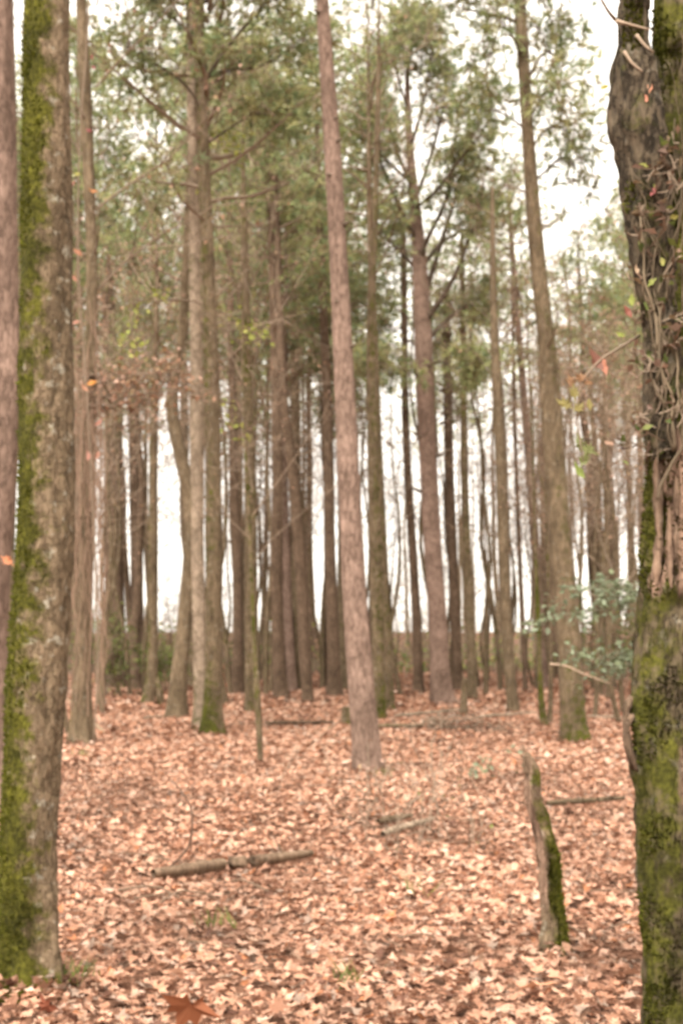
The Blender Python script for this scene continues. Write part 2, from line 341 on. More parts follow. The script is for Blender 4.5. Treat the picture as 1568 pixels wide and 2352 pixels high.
def twiggy(mb, r, p, d, ln, rad, level, leaves, maxl=3, n1=(9, 6, 4), up=.06):
    pl = [p]; segs = 5 if level == 0 else 4 if level == 1 else 3
    for s in range(segs):
        d = d + r.normal(0, .13 if level else .07, 3) + np.array([0, 0, up]); d /= np.linalg.norm(d); p = p + d * ln / segs; pl.append(p)
    mb.tube(pl, np.linspace(rad, max(rad * .35, .003), segs + 1), 5 if level == 0 else 3, np.array(BR) * r.uniform(.75, 1.2), cap=False)
    if level < maxl:
        for i in range(n1[level]):
            f = r.uniform(.25 if level else .3, 1); j = min(int(f * segs), segs - 1); b0 = pl[j] + (pl[j + 1] - pl[j]) * (f * segs - j)
            nd = d * .5 + r.normal(0, .6, 3) + np.array([0, 0, .12]); nd /= np.linalg.norm(nd)
            twiggy(mb, r, b0, nd, ln * r.uniform(.35, .55), max(rad * .45, .004), level + 1, leaves, maxl, n1, up)
    else: leaves.append((pl[-1], d)); leaves.append((pl[-2], d))
DRY = np.array([(.4, .24, .16), (.33, .19, .12), (.3, .2, .11), (.42, .27, .2)])
FRESH = np.array([(.16, .2, .05), (.22, .24, .06), (.13, .17, .05)])
HOLLY = np.array([(.16, .19, .115), (.2, .235, .155), (.13, .15, .08)])
def leafed(mb, r, leaves, prob, size, pal, mat=1, per=1):
    if not leaves: return
    P = np.repeat(np.array([l[0] for l in leaves]), per, 0); P = P[r.uniform(size=len(P)) < prob]; n = len(P)
    if n == 0: return
    P = P + r.normal(0, size * .5, P.shape); c = pal[r.integers(0, len(pal), n)] * r.uniform(.75, 1.25, (n, 1))
    t_ = [quadleaf(r) for _ in range(4)]; kk = r.integers(0, 4, n)
    for i in range(4):
        q = kk == i; m_ = q.sum(); scatter(mb, t_[i], P[q], np.full(m_, size) * r.uniform(.7, 1.2, m_), r.uniform(0, 6.28, m_), r.uniform(0, 1.4, m_), r.uniform(0, 6.28, m_), c[q], mat)
def bare_crown(seed, H=6., spread=1.0, prob=.35, size=.07, pal=DRY, n1=(13, 6, 4)):
    r = np.random.default_rng(seed); mb = MB(); lv = []
    for i in range(n1[0]):
        h = H * (i + .5) / n1[0]; az = i * 2.4 + r.normal(0, .4); d = np.array([math.cos(az) * spread, math.sin(az) * spread, r.uniform(.3, .9)]); d /= np.linalg.norm(d)
        twiggy(mb, r, np.array([0, 0, h]), d, (H * .42) * (1.05 - .6 * h / H) * r.uniform(.7, 1.2), .016, 1, lv, 3, n1)
    leafed(mb, r, lv, prob, size, pal)
    return mb.mesh('bare_crown', [M['twig'], M['leaf']], smooth=False)
BARE = [bare_crown(61, 6, 1.0, .5), bare_crown(62, 6, .8, .25), bare_crown(63, 6, 1.2, .7, .08), bare_crown(64, 6, 1., .12)]

def dead_limb(mb, r, p, az, ln, rad, up=.2, twigs=True):
    d = np.array([math.cos(az), math.sin(az), up]); d /= np.linalg.norm(d); pl = [np.array(p)]
    for s in range(5): d = d + r.normal(0, .12, 3) + np.array([0, 0, .02]); d /= np.linalg.norm(d); pl.append(pl[-1] + d * ln / 5)
    mb.tube(pl, np.linspace(rad, rad * .3, 6), 5, np.array(BR) * .9, cap=False)
    if twigs:
        lv = []
        for i in range(4): twiggy(mb, r, pl[i + 1], d * .5 + r.normal(0, .6, 3), ln * .3, rad * .4, 2, lv)

BASES = []
def tree(name, pts, label, bk, H=None, crown=None, cbase=None, cscale=1., group=None, sides=12, nring=44, d=None, limbs=0, seed=0, cat='tree', lean_top=.5, **kw):
    """pts: pixel centre line (u, v, width) from the base up; distance comes from where the base meets the ground"""
    b0 = ground(*pts[0][:2])
    if d is not None: x = ray(pts[0][0], pts[0][1]); b0 = at(pts[0][0], pts[0][1], d); b0[2] = float(gh(b0[0], d))
    dd = b0[1]; root = thing(name, label, cat, b0, group)
    P = [at(u, v, dd) - b0 for u, v, w_ in pts]; rad = [w_ * .5 * dd / F for u, v, w_ in pts]
    P[0] = np.array([0, 0, 0.]); P.insert(0, np.array([P[0][0], 0, -.15])); rad.insert(0, rad[0] * 1.05)
    if H and P[-1][2] < H:
        z0 = P[-1][2]; dirx = (P[-1] - P[-2]) / max(1e-3, P[-1][2] - P[-2][2]); n = max(2, int((H - z0) / 2)); r0 = rad[-1]; p = P[-1].copy()
        for i in range(n):
            p = p + (dirx * lean_top * (1 - i / n) + np.array([0, 0, 1 - lean_top * (1 - i / n)])) * (H - z0) / n; p[2] = z0 + (H - z0) * (i + 1) / n
            P.append(p.copy()); rad.append(max(.012, r0 * (1 - (i + 1) / n)))
    P = np.array(P); rad = np.array(rad)
    BASES.append((b0[0], b0[1], rad[1] * 1.15))
    me, vv, mo, path = trunk_mesh('trunk', P, rad, M[bk], sides, nring, seed=seed, **kw)
    obj('trunk', me, root)
    rr_ = np.random.default_rng(seed + 99)
    if crown is not None:
        top = path[-1][2]; cb = cbase if cbase is not None else top * .5
        a = path[np.searchsorted(path[:, 2], cb).clip(0, len(path) - 1)]
        o = obj('crown', crown, root, tuple(a)); base_len = 9 if crown.name.startswith('pine') else 6
        s = (top - cb) / base_len; o.scale = (s ** .5 * cscale, s ** .5 * cscale, s); o.rotation_euler = (0, 0, rr_.uniform(0, 6.28))
    for i in range(limbs):
        z = rr_.uniform(.28, .62) * path[-1][2]; a = path[np.searchsorted(path[:, 2], z).clip(0, len(path) - 1)]
        mb = MB(); dead_limb(mb, rr_, a, rr_.uniform(0, 6.28), rr_.uniform(.5, 1.6), .018, rr_.uniform(-.1, .4)); obj('dead_branch', mb.mesh('dead_branch', M['twig'], False), root)
    return root, b0, dd, vv, mo, path

def moss_tufts(root, vv, mo, r, n, size, thr=.55, col=((.085, .088, .012), (.12, .122, .016), (.06, .066, .01))):
    nr, ns, _ = vv.shape; i = r.integers(0, nr - 1, n * 6); j = r.integers(0, ns, n * 6); a, b_ = r.uniform(size=(2, n * 6, 1))
    p = (vv[i, j] * (1 - a) + vv[i + 1, j] * a) * (1 - b_) + (vv[i, (j + 1) % ns] * (1 - a) + vv[i + 1, (j + 1) % ns] * a) * b_
    nz = np.array([mn.noise(tuple(q * 4.5)) for q in p]); q = mo[i, j] + .55 * nz > thr
    p = p[q][:n]; c = vv[i, :].mean(1)[q][:n]
    if len(p) == 0: return
    d = p - c; d /= np.linalg.norm(d, axis=1)[:, None]
    mb = MB(); s = np.cross(d, r.normal(size=d.shape)); s /= np.linalg.norm(s, axis=1)[:, None]
    l = size * r.uniform(.6, 1.4, (len(p), 1)); tip = p + d * l + np.array([0, 0, .3]) * l; pal = np.array(col)[r.integers(0, 3, len(p))]
    V = np.stack([p - d * .004 + s * l * .5, p - d * .004 - s * l * .5, tip], 1).reshape(-1, 3); mb.add(V, np.arange(len(V)).reshape(-1, 3), np.repeat(pal, 3, 0))
    tag(obj('moss', mb.mesh('moss', M['moss'], False), root), kind='stuff')
rg = np.random.default_rng(5)
PINE, BROAD = 'pine_tree', 'bare_tree'
tree(PINE, [(-48, 1880, 122), (-42, 1700, 106), (-30, 1300, 104), (-8, 1000, 104), (-6, 600, 100), (-14, 0, 92)], 'thick pinkish barked pine beside the mossy leaning trunk', 'pine', 19, CROWNS[1], 11, seed=1, sides=24, nring=70)
T2 = tree(BROAD, [(62, 2275, 150), (63, 2210, 134), (64, 2100, 126), (66, 1900, 122), (77, 1700, 126), (90, 1500, 130), (103, 1250, 128), (108, 1000, 124), (108, 750, 120), (107, 450, 110), (108, 200, 103), (109, 0, 100)],
     'leaning trunk with a bright green moss stripe beside the pinkish pine', 'left', 14, BARE[3], 8, seed=2, sides=64, nring=200, rough=.07, flare=.3, moss=1.18, mossdir=(-.93, -.34), mosslow=.35, mossvar=.25)
moss_tufts(T2[0], T2[3], T2[4], rg, 8000, .012, thr=.7)
tree(BROAD, [(190, 1715, 50), (188, 1600, 42), (192, 1500, 38), (200, 1200, 34), (207, 900, 29), (212, 600, 26), (200, 300, 28), (187, 0, 24)], 'brown trunk wrapped in dry vines just behind the moss striped trunk', 'brown', 14, BARE[0], 6, seed=3, sides=20, moss=.35, limbs=3)
tree(BROAD, [(405, 1655, 42), (410, 1560, 38), (425, 1420, 34), (438, 1280, 32), (437, 1150, 32), (415, 1050, 30), (395, 940, 28), (402, 850, 25), (418, 770, 22), (425, 650, 18), (432, 450, 13)], 'crooked slender grey trunk with an s-shaped bend', 'brown', 12, BARE[1], 6, seed=4, sides=14, nring=60, moss=.2)
tree(BROAD, [(461, 1682, 32), (457, 1400, 29), (453, 1100, 30), (450, 800, 28), (445, 500, 25), (440, 200, 22), (436, 0, 19)], 'pale smooth trunk pressed against a darker mossy footed trunk', 'pale', 14, BARE[3], 9, seed=5, sides=14, moss=.45, mosslow=.3)
tree(PINE, [(490, 1692, 44), (490, 1600, 40), (491, 1400, 38), (492, 1200, 37), (485, 850, 34), (478, 600, 31), (466, 300, 29), (456, 0, 25)], 'dark trunk with a mossy foot and forking upper limbs beside the pale trunk', 'brown', 17, CROWNS[3], 8.2, seed=6, sides=16, moss=.5, mossdir=(-.8, -.6), mosslow=.5, limbs=6)
T5 = [o for o in bpy.data.objects if o.get('label', '').startswith('dark trunk with a mossy foot')][0]
T6 = tree(BROAD, [(340, 1622, 26), (350, 1550, 25), (352, 1400, 22), (352, 1100, 20), (358, 800, 14), (360, 650, 10)], 'slim mossy tree standing on two splayed root legs', 'brown', 11, BARE[2], 4, seed=7, moss=.6)
mb = MB(); k_ = T6[2] / F
mb.tube([(32 * k_, 0, -.1), (26 * k_, 0, 30 * k_), (12 * k_, 0, 75 * k_)], [10 * k_, 9 * k_, 9 * k_], 8, (.4, 0, 0)); obj('root', mb.mesh('root', M['brown']), T6[0])
tree(PINE, [(266, 1580, 50), (262, 1300, 44), (258, 1000, 38), (250, 700, 30)], 'stout dark pine trunk wound with ivy left of the sky gap', 'pine_dark', 13.5, CROWNS[0], 7, seed=8, moss=.2)
tree(PINE, [(317, 1580, 30), (315, 1300, 28), (308, 1000, 26), (305, 600, 20)], 'straight dark pine rising from behind the green bush', 'pine_dark', 13.5, CROWNS[4], 8, seed=9)
tree(PINE, [(545, 1597, 25), (545, 1300, 22), (535, 1000, 19), (528, 600, 15)], 'thin reddish pine behind the mossy sapling', 'pine_dark', 17, CROWNS[2], 8, seed=10)
tree(BROAD, [(578, 1640, 32), (577, 1500, 30), (576, 1200, 28), (570, 900, 24), (560, 500, 15)], 'olive tinged trunk right behind the thin sapling', 'brown', 13, BARE[1], 5, seed=11, moss=.5, mossdir=(0, -1))
tree('sapling', [(598, 1762, 13), (595, 1680, 14), (591, 1600, 16), (583, 1450, 12), (575, 1250, 9), (562, 1000, 6)], 'thin mossy sapling standing in front of an olive trunk', 'brown', 6, BARE[1], 2.2, .6, seed=12, moss=.6, mossdir=(0, -1), sides=8)
tree(PINE, [(648, 1608, 30), (640, 1500, 28), (634, 1300, 28), (638, 1100, 26), (630, 700, 23), (618, 380, 17)], 'dark pine with a pale grey twin close on its right', 'pine_dark', 17, CROWNS[2], 9, seed=13, limbs=5)
tree(PINE, [(670, 1592, 24), (660, 1400, 22), (652, 1100, 19), (655, 800, 15)], 'pale grey footed pine close beside a dark pine', 'pine', 17, CROWNS[5], 9, seed=14)
tree(PINE, [(708, 1617, 25), (700, 1500, 27), (690, 1300, 27), (668, 1050, 24), (650, 900, 20), (636, 500, 14)], 'leaning reddish pine between the twin pair and the curved-foot pine', 'pine_dark', 16, CROWNS[0], 9, seed=15)
tree(PINE, [(767, 1604, 31), (762, 1400, 27), (757, 1200, 25), (750, 900, 22), (738, 600, 19), (730, 380, 15)], 'curved-foot pine next behind the lone reddish pine', 'pine_dark', 17, CROWNS[4], 9, seed=16, limbs=5)
tree(PINE, [(746, 1583, 17), (751, 1400, 15), (748, 1000, 12)], 'narrow mossy pine tucked behind the curved-foot pine', 'pine_dark', 16, CROWNS[5], 9, seed=17, moss=.4)
T16 = tree(PINE, [(845, 1782, 66), (840, 1720, 62), (830, 1600, 58), (815, 1400, 56), (803, 1150, 52), (790, 850, 46), (775, 550, 42), (760, 300, 38), (740, 0, 30)], 'tall bare reddish pine trunk standing alone in the open leaves', 'pine', 17, CROWNS[1], 10, seed=18, sides=32, nring=90, rough=.025, flare=.22, lean_top=.8)
for (u, v, s_) in [(740, 35, -1), (757, 280, 1), (770, 410, -1), (782, 520, 1), (788, 700, -1), (797, 800, 1), (765, 330, 1)]:   # branch stubs
    p = at(u, v, T16[2]) - T16[1]; mb = MB(); sx = s_ * 13 * T16[2] / F
    mb.tube([p + (sx * .6, -.06, 0), p + (sx * 1.1, -.09, .01), p + (sx * 1.5, -.11, .02)], [.022, .018, .012], 6, np.array(BR) * .6); obj('branch_stub', mb.mesh('branch_stub', M['twig']), T16[0])
tree(PINE, [(872, 1655, 27), (868, 1500, 31), (862, 1300, 30), (855, 1000, 26), (852, 750, 20), (862, 450, 14), (868, 200, 11)], 'olive mossy trunk half hidden behind the lone reddish pine', 'brown', 15, BARE[1], 8, seed=19, moss=.5, mossdir=(.6, -.8), mosslow=.3)
tree(PINE, [(895, 1635, 24), (886, 1450, 26), (873, 1200, 24), (862, 900, 20), (850, 500, 15)], 'mossy footed pine close right of the olive trunk', 'brown', 15, SPARSE[2], 9, seed=20, moss=.45, mossdir=(.6, -.8), mosslow=.3)
tree(PINE, [(960, 1590, 23), (955, 1400, 21), (940, 1150, 18), (930, 900, 16), (925, 500, 13)], 'slim dark pine standing in the bright gap beside the spreading pine', 'pine_dark', 12, CROWNS[5], 8, seed=21)
T19 = tree(PINE, [(1017, 1620, 46), (1010, 1560, 43), (1003, 1400, 42), (990, 1200, 40), (978, 950, 41), (972, 800, 42), (962, 600, 34), (950, 450, 26), (940, 330, 18), (935, 200, 12), (938, 100, 6)], 'big pine with a knobbly trunk and many upswept spreading limbs', 'pine', seed=22, sides=24, nring=90, rough=.03)
def limb(T, pix, rad, leafn=20, k=9):
    """an upswept limb along a pixel polyline (u, v, forward offset in metres) with twigs and needle tufts"""
    root, b0, dd = T[:3]; r = np.random.default_rng(int(pix[-1][0] * 7 + pix[-1][1])); P = spline([at(u, v, dd + o) - b0 for u, v, o in pix], 10); mb = MB()
    mb.tube(P, np.linspace(rad * 1.4, rad * .5, 10), 6, np.array(BR) * .42, cap=False); tips = []; dirs = []
    for q in range(leafn):
        i = r.integers(4, 10); d = P[i] - P[i - 1]; d /= np.linalg.norm(d); sd = d * .6 + r.normal(0, .6, 3) + np.array([0, 0, .3]); sd /= np.linalg.norm(sd); e = P[i] + sd * r.uniform(.15, .8); cr = r.uniform(.12, .24)
        mb.tube([P[i] - d * .02, (P[i] + e) / 2 + r.normal(0, .04, 3), e], [.012, .008, .005], 3, np.array(BR) * .8, cap=False)
        for g_ in range(13): t_ = e + r.normal(0, 1, 3) * cr; tips.append(t_); dd_ = t_ - e + sd * .1; dirs.append(dd_ / np.linalg.norm(dd_)); mb.tube([e, t_], [.004, .003], 3, BR, cap=False)
    tips = np.array(tips); needles(mb, r, tips, np.array(dirs), k, .22, .028, GREENS[r.integers(0, 5, len(tips))] * r.uniform(.75, 1.25, (len(tips), 1)))
    obj('limb', mb.mesh('limb', [M['twig'], M['needle']], False), root)
for pix, rad in [([(975, 740, 0), (1010, 690, -.3), (1050, 620, -.6), (1085, 520, -.8), (1110, 430, -1)], .055), ([(972, 690, 0), (1000, 600, .3), (1030, 500, .6), (1060, 400, .8), (1075, 290, 1)], .05),
                 ([(962, 600, 0), (985, 540, -.4), (1020, 470, -.6), (1040, 380, -.9), (1050, 260, -1)], .045), ([(958, 560, 0), (930, 500, -.3), (900, 440, -.5), (870, 360, -.7), (855, 270, -.8)], .045),
                 ([(950, 470, 0), (975, 400, .5), (1000, 320, .6), (1020, 230, .8), (1025, 150, .9)], .04), ([(946, 430, 0), (920, 370, .4), (895, 300, .6), (880, 210, .7), (880, 130, .8)], .04),
                 ([(942, 340, 0), (960, 280, -.4), (980, 200, -.6), (990, 120, -.7), (985, 70, -.7)], .03), ([(938, 260, 0), (920, 200, -.3), (905, 140, -.5), (905, 90, -.5)], .025), ([(936, 180, 0), (945, 120, .2), (950, 80, .3), (950, 50, .4)], .02),
                 ([(972, 800, 0), (1000, 760, .5), (1050, 715, .9), (1100, 690, 1.1), (1140, 640, 1.3)], .04), ([(972, 640, 0), (940, 600, .6), (900, 560, .9), (860, 500, 1.2), (835, 430, 1.3)], .035),
                 ([(965, 620, 0), (1010, 560, .8), (1060, 530, 1.2), (1120, 500, 1.5), (1160, 440, 1.6)], .035), ([(950, 480, 0), (1000, 440, -1), (1060, 360, -1.4), (1110, 300, -1.6), (1130, 220, -1.7)], .03), ([(945, 420, 0), (900, 380, -.9), (850, 320, -1.2), (820, 240, -1.4)], .03),
                 ([(970, 850, 0), (1010, 830, -.5), (1060, 850, -.8), (1110, 840, -1)], .022), ([(975, 880, 0), (940, 850, -.4), (890, 850, -.8), (850, 830, -1)], .02)]:
    limb(T19, pix, rad)
t5 = (T5, np.array(T5.location), T5.location[1])
for pix, rad in [([(464, 195, 0), (500, 140, -.2), (545, 80, -.3), (590, 30, -.4), (640, -40, -.5)], .03), ([(466, 185, 0), (520, 160, .2), (580, 158, .4), (640, 130, .5), (690, 90, .6)], .022), ([(462, 120, 0), (420, 60, .3), (380, 30, .5), (340, -20, .6)], .022), ([(475, 330, 0), (520, 300, .5), (570, 270, .8), (640, 260, 1)], .018), ([(470, 260, 0), (430, 200, -.3), (380, 160, -.6), (330, 140, -.8)], .018), ([(460, 60, 0), (520, -20, .6), (600, -60, .9)], .025)]:
    limb(t5, pix, rad, 13)
for (u, v, s_) in [(985, 1010, -1), (1000, 975, 1), (990, 1050, 1), (975, 1130, -1), (1000, 900, 1)]:
    p = at(u, v, T19[2]) - T19[1]; mb = MB(); sx = s_ * 18 * T19[2] / F
    mb.tube([p + (sx * .5, -.1, 0), p + (sx * 1.4, -.14, .06), p + (sx * 2.2, -.18, .15)], [.04, .03, .012], 6, np.array(BR) * .6); obj('branch_stub', mb.mesh('branch_stub', M['twig']), T19[0])
tree(PINE, [(1052, 1590, 23), (1040, 1300, 24), (1030, 1050, 22), (1025, 700, 18)], 'leaning dark pine just behind the big spreading pine', 'pine_dark', 11, CROWNS[2], 7, seed=23)
tree(BROAD, [(1085, 1611, 19), (1078, 1400, 23), (1066, 1100, 17), (1062, 700, 13), (1060, 550, 9)], 'olive trunk rising behind the broken mossy pole', 'brown', 11, BARE[3], 6, seed=24, moss=.45, mossdir=(0, -1))
tree(BROAD, [(1179, 1641, 27), (1166, 1500, 25), (1158, 1300, 27), (1150, 1100, 26), (1140, 900, 22), (1133, 700, 16), (1130, 450, 9)], 'lone dark slim trunk with a flared foot left of the mossy twin stems', 'brown', 11, BARE[1], 6, seed=25, moss=.25, mossdir=(0, -1), limbs=4)
tree('sapling', [(1249, 1673, 18), (1241, 1600, 15), (1236, 1450, 12), (1228, 1250, 8)], 'bright mossy thin stem leaning beside the thick footed trunk', 'brown', 6, BARE[1], 3, .6, seed=26, moss=.9, mossdir=(0, -1), sides=8)
tree('sapling', [(1260, 1670, 13), (1264, 1600, 11), (1262, 1450, 9), (1255, 1250, 6)], 'darker thin stem touching the bright mossy stem', 'brown', 6, BARE[3], 3, .6, seed=27, moss=.5, mossdir=(0, -1), sides=8)
T24 = tree(PINE, [(1322, 1710, 66), (1315, 1640, 56), (1305, 1500, 54), (1290, 1300, 54), (1272, 1050, 48), (1255, 800, 42), (1235, 600, 36), (1215, 350, 30), (1192, 0, 26)], 'thick footed leaning tree with sparse dark tufts high up', 'brown', 14, seed=28, sides=24, nring=80, moss=.4, mossdir=(.7, -.7), mosslow=.45, limbs=4, flare=.25)
for pix, rad in [([(1200, 60, 0), (1160, 40, .2), (1110, 30, .3), (1060, 20, .4)], .025), ([(1205, 150, 0), (1180, 90, -.2), (1150, 60, -.4), (1130, 110, -.6)], .02), ([(1208, 190, 0), (1240, 130, .2), (1265, 120, .3), (1280, 160, .4)], .018),
                 ([(1212, 280, 0), (1245, 220, -.2), (1270, 215, -.4), (1285, 250, -.5)], .018), ([(1215, 350, 0), (1250, 300, .3), (1280, 290, .4), (1310, 310, .5)], .016), ([(1210, 300, 0), (1170, 270, .3), (1130, 250, .5)], .016),
                 ([(1222, 420, 0), (1255, 390, .4), (1290, 360, .6), (1320, 380, .7)], .015), ([(1195, 20, 0), (1220, -30, .3), (1250, 10, .4), (1265, 50, .5)], .02), ([(1190, 0, 0), (1150, -60, -.2), (1100, -70, -.4), (1060, -40, -.5)], .025), ([(1192, 0, 0), (1180, -150, .3), (1120, -220, .5)], .025), ([(1190, -60, 0), (1230, -160, -.3), (1280, -200, -.5)], .025)]:
    limb(T24, pix, rad, 7, 7)
tree(PINE, [(1247, 1585, 21), (1240, 1450, 22), (1228, 1250, 20), (1205, 950, 17), (1185, 700, 14), (1170, 500, 10)], 'pinkish leaning pine behind the mossy twin stems', 'pine', 14, SPARSE[0], 8, seed=29)
tree(BROAD, [(1399, 1611, 15), (1395, 1400, 14), (1390, 1100, 12), (1385, 800, 8)], 'thin brown trunk between the thick footed tree and hollow trunk', 'brown', 9, BARE[0], 4, seed=30)
tree(PINE, [(1206, 1592, 12), (1198, 1400, 11), (1185, 1100, 9), (1178, 800, 7)], 'very thin dark pine just right of the lone dark slim trunk', 'pine_dark', 14, SPARSE[1], 9, seed=31)

# ------------------------------------------------------------------ the old forked trunk with the hollow
fb = ground(1578, 2440); fd = fb[1]
def zof(v): return (at(784, v, fd)[2] - fb[2])
def fork_shape(th, z):
    a = np.degrees(th); s = np.ones_like(th)
    hole = np.exp(-((a - 122) / 7.5) ** 2) * smooth(z, zof(1325), zof(1290)) * smooth(-z, -zof(1130), -zof(1180)); s -= .6 * hole
    crack = np.exp(-((a - 150) / 4) ** 2) * smooth(z, zof(1360), zof(1320)) * smooth(-z, -zof(1090), -zof(1130)); s -= .2 * crack
    patch = smooth(a, 118, 128) * smooth(-a, -200, -185) * smooth(z, zof(1360), zof(1340)) * smooth(-z, -zof(1010), -zof(1060)); s -= .07 * patch
    lip = np.exp(-((z - zof(1345)) / .03) ** 2) * smooth(a, 110, 125) * smooth(-a, -200, -170); s += .1 * lip
    burl = np.exp(-((a - 95) / 22) ** 2) * (np.exp(-((z - zof(1605)) / .1) ** 2) * .16 + np.exp(-((z - zof(1760)) / .05) ** 2) * .14); s += burl
    knob = np.exp(-((a - 160) / 14) ** 2) * np.exp(-((z - zof(1400)) / .035) ** 2); s -= .2 * knob
    return s
def fork_wood(th, z):
    a = np.degrees(th); z = z + .035 * np.cos(6 * th) + .025 * np.cos(13 * th + 1) + .012 * np.cos(29 * th)
    w1 = smooth(a, 112, 124) * smooth(-a, -205, -188) * smooth(z, zof(1372), zof(1345)) * smooth(-z, -zof(1000), -zof(1040))
    w2 = .8 * np.exp(-((a - 172) / 5) ** 2) * smooth(z, zof(1850), zof(1800)) * smooth(-z, -zof(1690), -zof(1720))
    return np.clip(w1 + w2, 0, 1)
def fork_pts(l): return [at(u, v, fd) - fb for u, v, w_ in l], [w_ * .5 * fd / F for u, v, w_ in l]
main = [(1580, 2440, 195), (1570, 2300, 176), (1566, 2200, 172), (1561, 2000, 176), (1557, 1800, 178), (1555, 1600, 188), (1565, 1400, 198), (1575, 1200, 190), (1578, 1000, 190), (1572, 800, 165), (1564, 600, 138), (1558, 400, 122), (1556, 150, 110), (1556, 0, 108)]
P, rad = fork_pts(main); z0 = P[-1][2]
P.insert(0, P[0] - np.array([0, 0, .25])); rad.insert(0, rad[0] * 1.1)
for i in range(4): P.append(P[-1] + np.array([.05, .1, 1.7])); rad.append(rad[-1] * .75)
FT = thing('old_forked_tree', 'gnarled mossy forked trunk with a dark hollow and torn bare wood', 'tree', fb)
me, fv, fm, fpath = trunk_mesh('trunk', np.array(P), np.array(rad), M['fork'], 80, 260, rough=.09, flare=.1, moss=.78, mossdir=(-.85, -.5), mosslow=.1, seed=33, shape=fork_shape, wood=fork_wood)
obj('trunk', me, FT); moss_tufts(FT, fv, fm, rg, 9000, .012, thr=.62, col=((.06, .06, .01), (.09, .09, .013), (.04, .042, .008)))
stem = [(1545, 1060, 120), (1532, 960, 120), (1530, 860, 112), (1522, 760, 106), (1503, 660, 104), (1488, 560, 104), (1480, 460, 104), (1470, 360, 104), (1458, 300, 108), (1452, 240, 104), (1450, 170, 100), (1449, 110, 78), (1446, 40, 68), (1442, -60, 66)]
P, rad = fork_pts(stem)
for i in range(3): P.append(P[-1] + np.array([-.12, .15, 1.1])); rad.append(rad[-1] * .7)
P = np.array(P) + np.array([0, -.05, 0])
me, sv, sm, _ = trunk_mesh('stem', P, np.array(rad), M['stem'], 64, 190, rough=.15, flare=0, moss=.4, mossdir=(-.3, -.9), seed=35, shape=lambda th, z: 1 + .12 * np.exp(-((z - zof(300)) / .09) ** 2) - .1 * np.exp(-((z - zof(110)) / .1) ** 2))
obj('stem', me, FT); moss_tufts(FT, sv, sm, rg, 2500, .012, thr=.5)
mb = MB(); r = np.random.default_rng(71); lv = []
for P_ in (fpath[-1], P[-1]):
    for i in range(7): twiggy(mb, r, P_ - np.array([0, 0, .3 * i * .5]), np.array([math.cos(i * 2.4), math.sin(i * 2.4), .8]), 2.2, .03, 1, lv)
leafed(mb, r, lv, .15, .08, DRY); obj('crown', mb.mesh('crown', [M['twig'], M['leaf']], False), FT)
def fp(u, v, o): return at(u, v, fd + o) - fb
r = np.random.default_rng(72)
def surf(u, v):                                          # depth of the bark surface in front of the fork's axis
    best = 0.
    for prof in (main, stem):
        q = np.array(prof); 
        if v < q[-1, 1] or v > q[0, 1]: continue
        c = np.interp(v, q[::-1, 1], q[::-1, 0]); h = np.interp(v, q[::-1, 1], q[::-1, 2]) * .5 * 1.03
        best = min(best, -math.sqrt(max(h * h - (u - c) ** 2, (h * .15) ** 2)) * fd / F - (.05 if prof is stem else 0))
    return best
for (u0, v0, u1, v1, w_) in [(1508, 1050, 1516, 1235, 20), (1516, 1215, 1507, 1342, 22), (1535, 1165, 1541, 1350, 11), (1563, 1040, 1556, 1185, 19), (1554, 1205, 1562, 1318, 15), (1491, 1012, 1485, 1090, 10)]:     # torn strips of bare wood
    mb = MB(); n = 9; k_ = fd / F; prof = []; ph_ = r.uniform(0, 6)
    for i in range(n):
        f = i / (n - 1); uu = u0 + (u1 - u0) * f + r.normal(0, .7); vv_ = v0 + (v1 - v0) * f; c = fp(uu, vv_, surf(uu, vv_) + .02 + .005 * math.sin(f * 5 + ph_)); hw = w_ * .5 * k_ * (1 - .75 * abs(2 * f - 1) ** 3) * r.uniform(.7, 1.2)
        prof.append([c + (-hw, .025, 0), c + (-hw * .8, .002, 0), c + (hw * .8, 0, 0), c + (hw, .025, 0)])
    v_ = np.array(prof).reshape(-1, 3); f_ = [(i * 4 + j, i * 4 + j + 1, i * 4 + j + 5, i * 4 + j + 4) for i in range(n - 1) for j in range(3)]
    mb.add(v_, f_, (0, .65, 0)); obj('wood_strip', mb.mesh('wood_strip', M['fork']), FT)
for (pl, rd) in [([(1452, 1600, -.02), (1436, 1640, -.04), (1440, 1700, -.05), (1452, 1765, -.03)], .014), ([(1455, 1640, -.04), (1440, 1670, -.06), (1448, 1730, -.06), (1462, 1770, -.05)], .01)]:   # loose strips of bark at the burl
    mb = MB(); p_ = spline([fp(*q) for q in pl], 12); mb.tube(p_, rd * (1 + .3 * np.sin(np.arange(12))), 7, (.1, .5, 0)); obj('bark_strip', mb.mesh('bark_strip', M['fork']), FT)
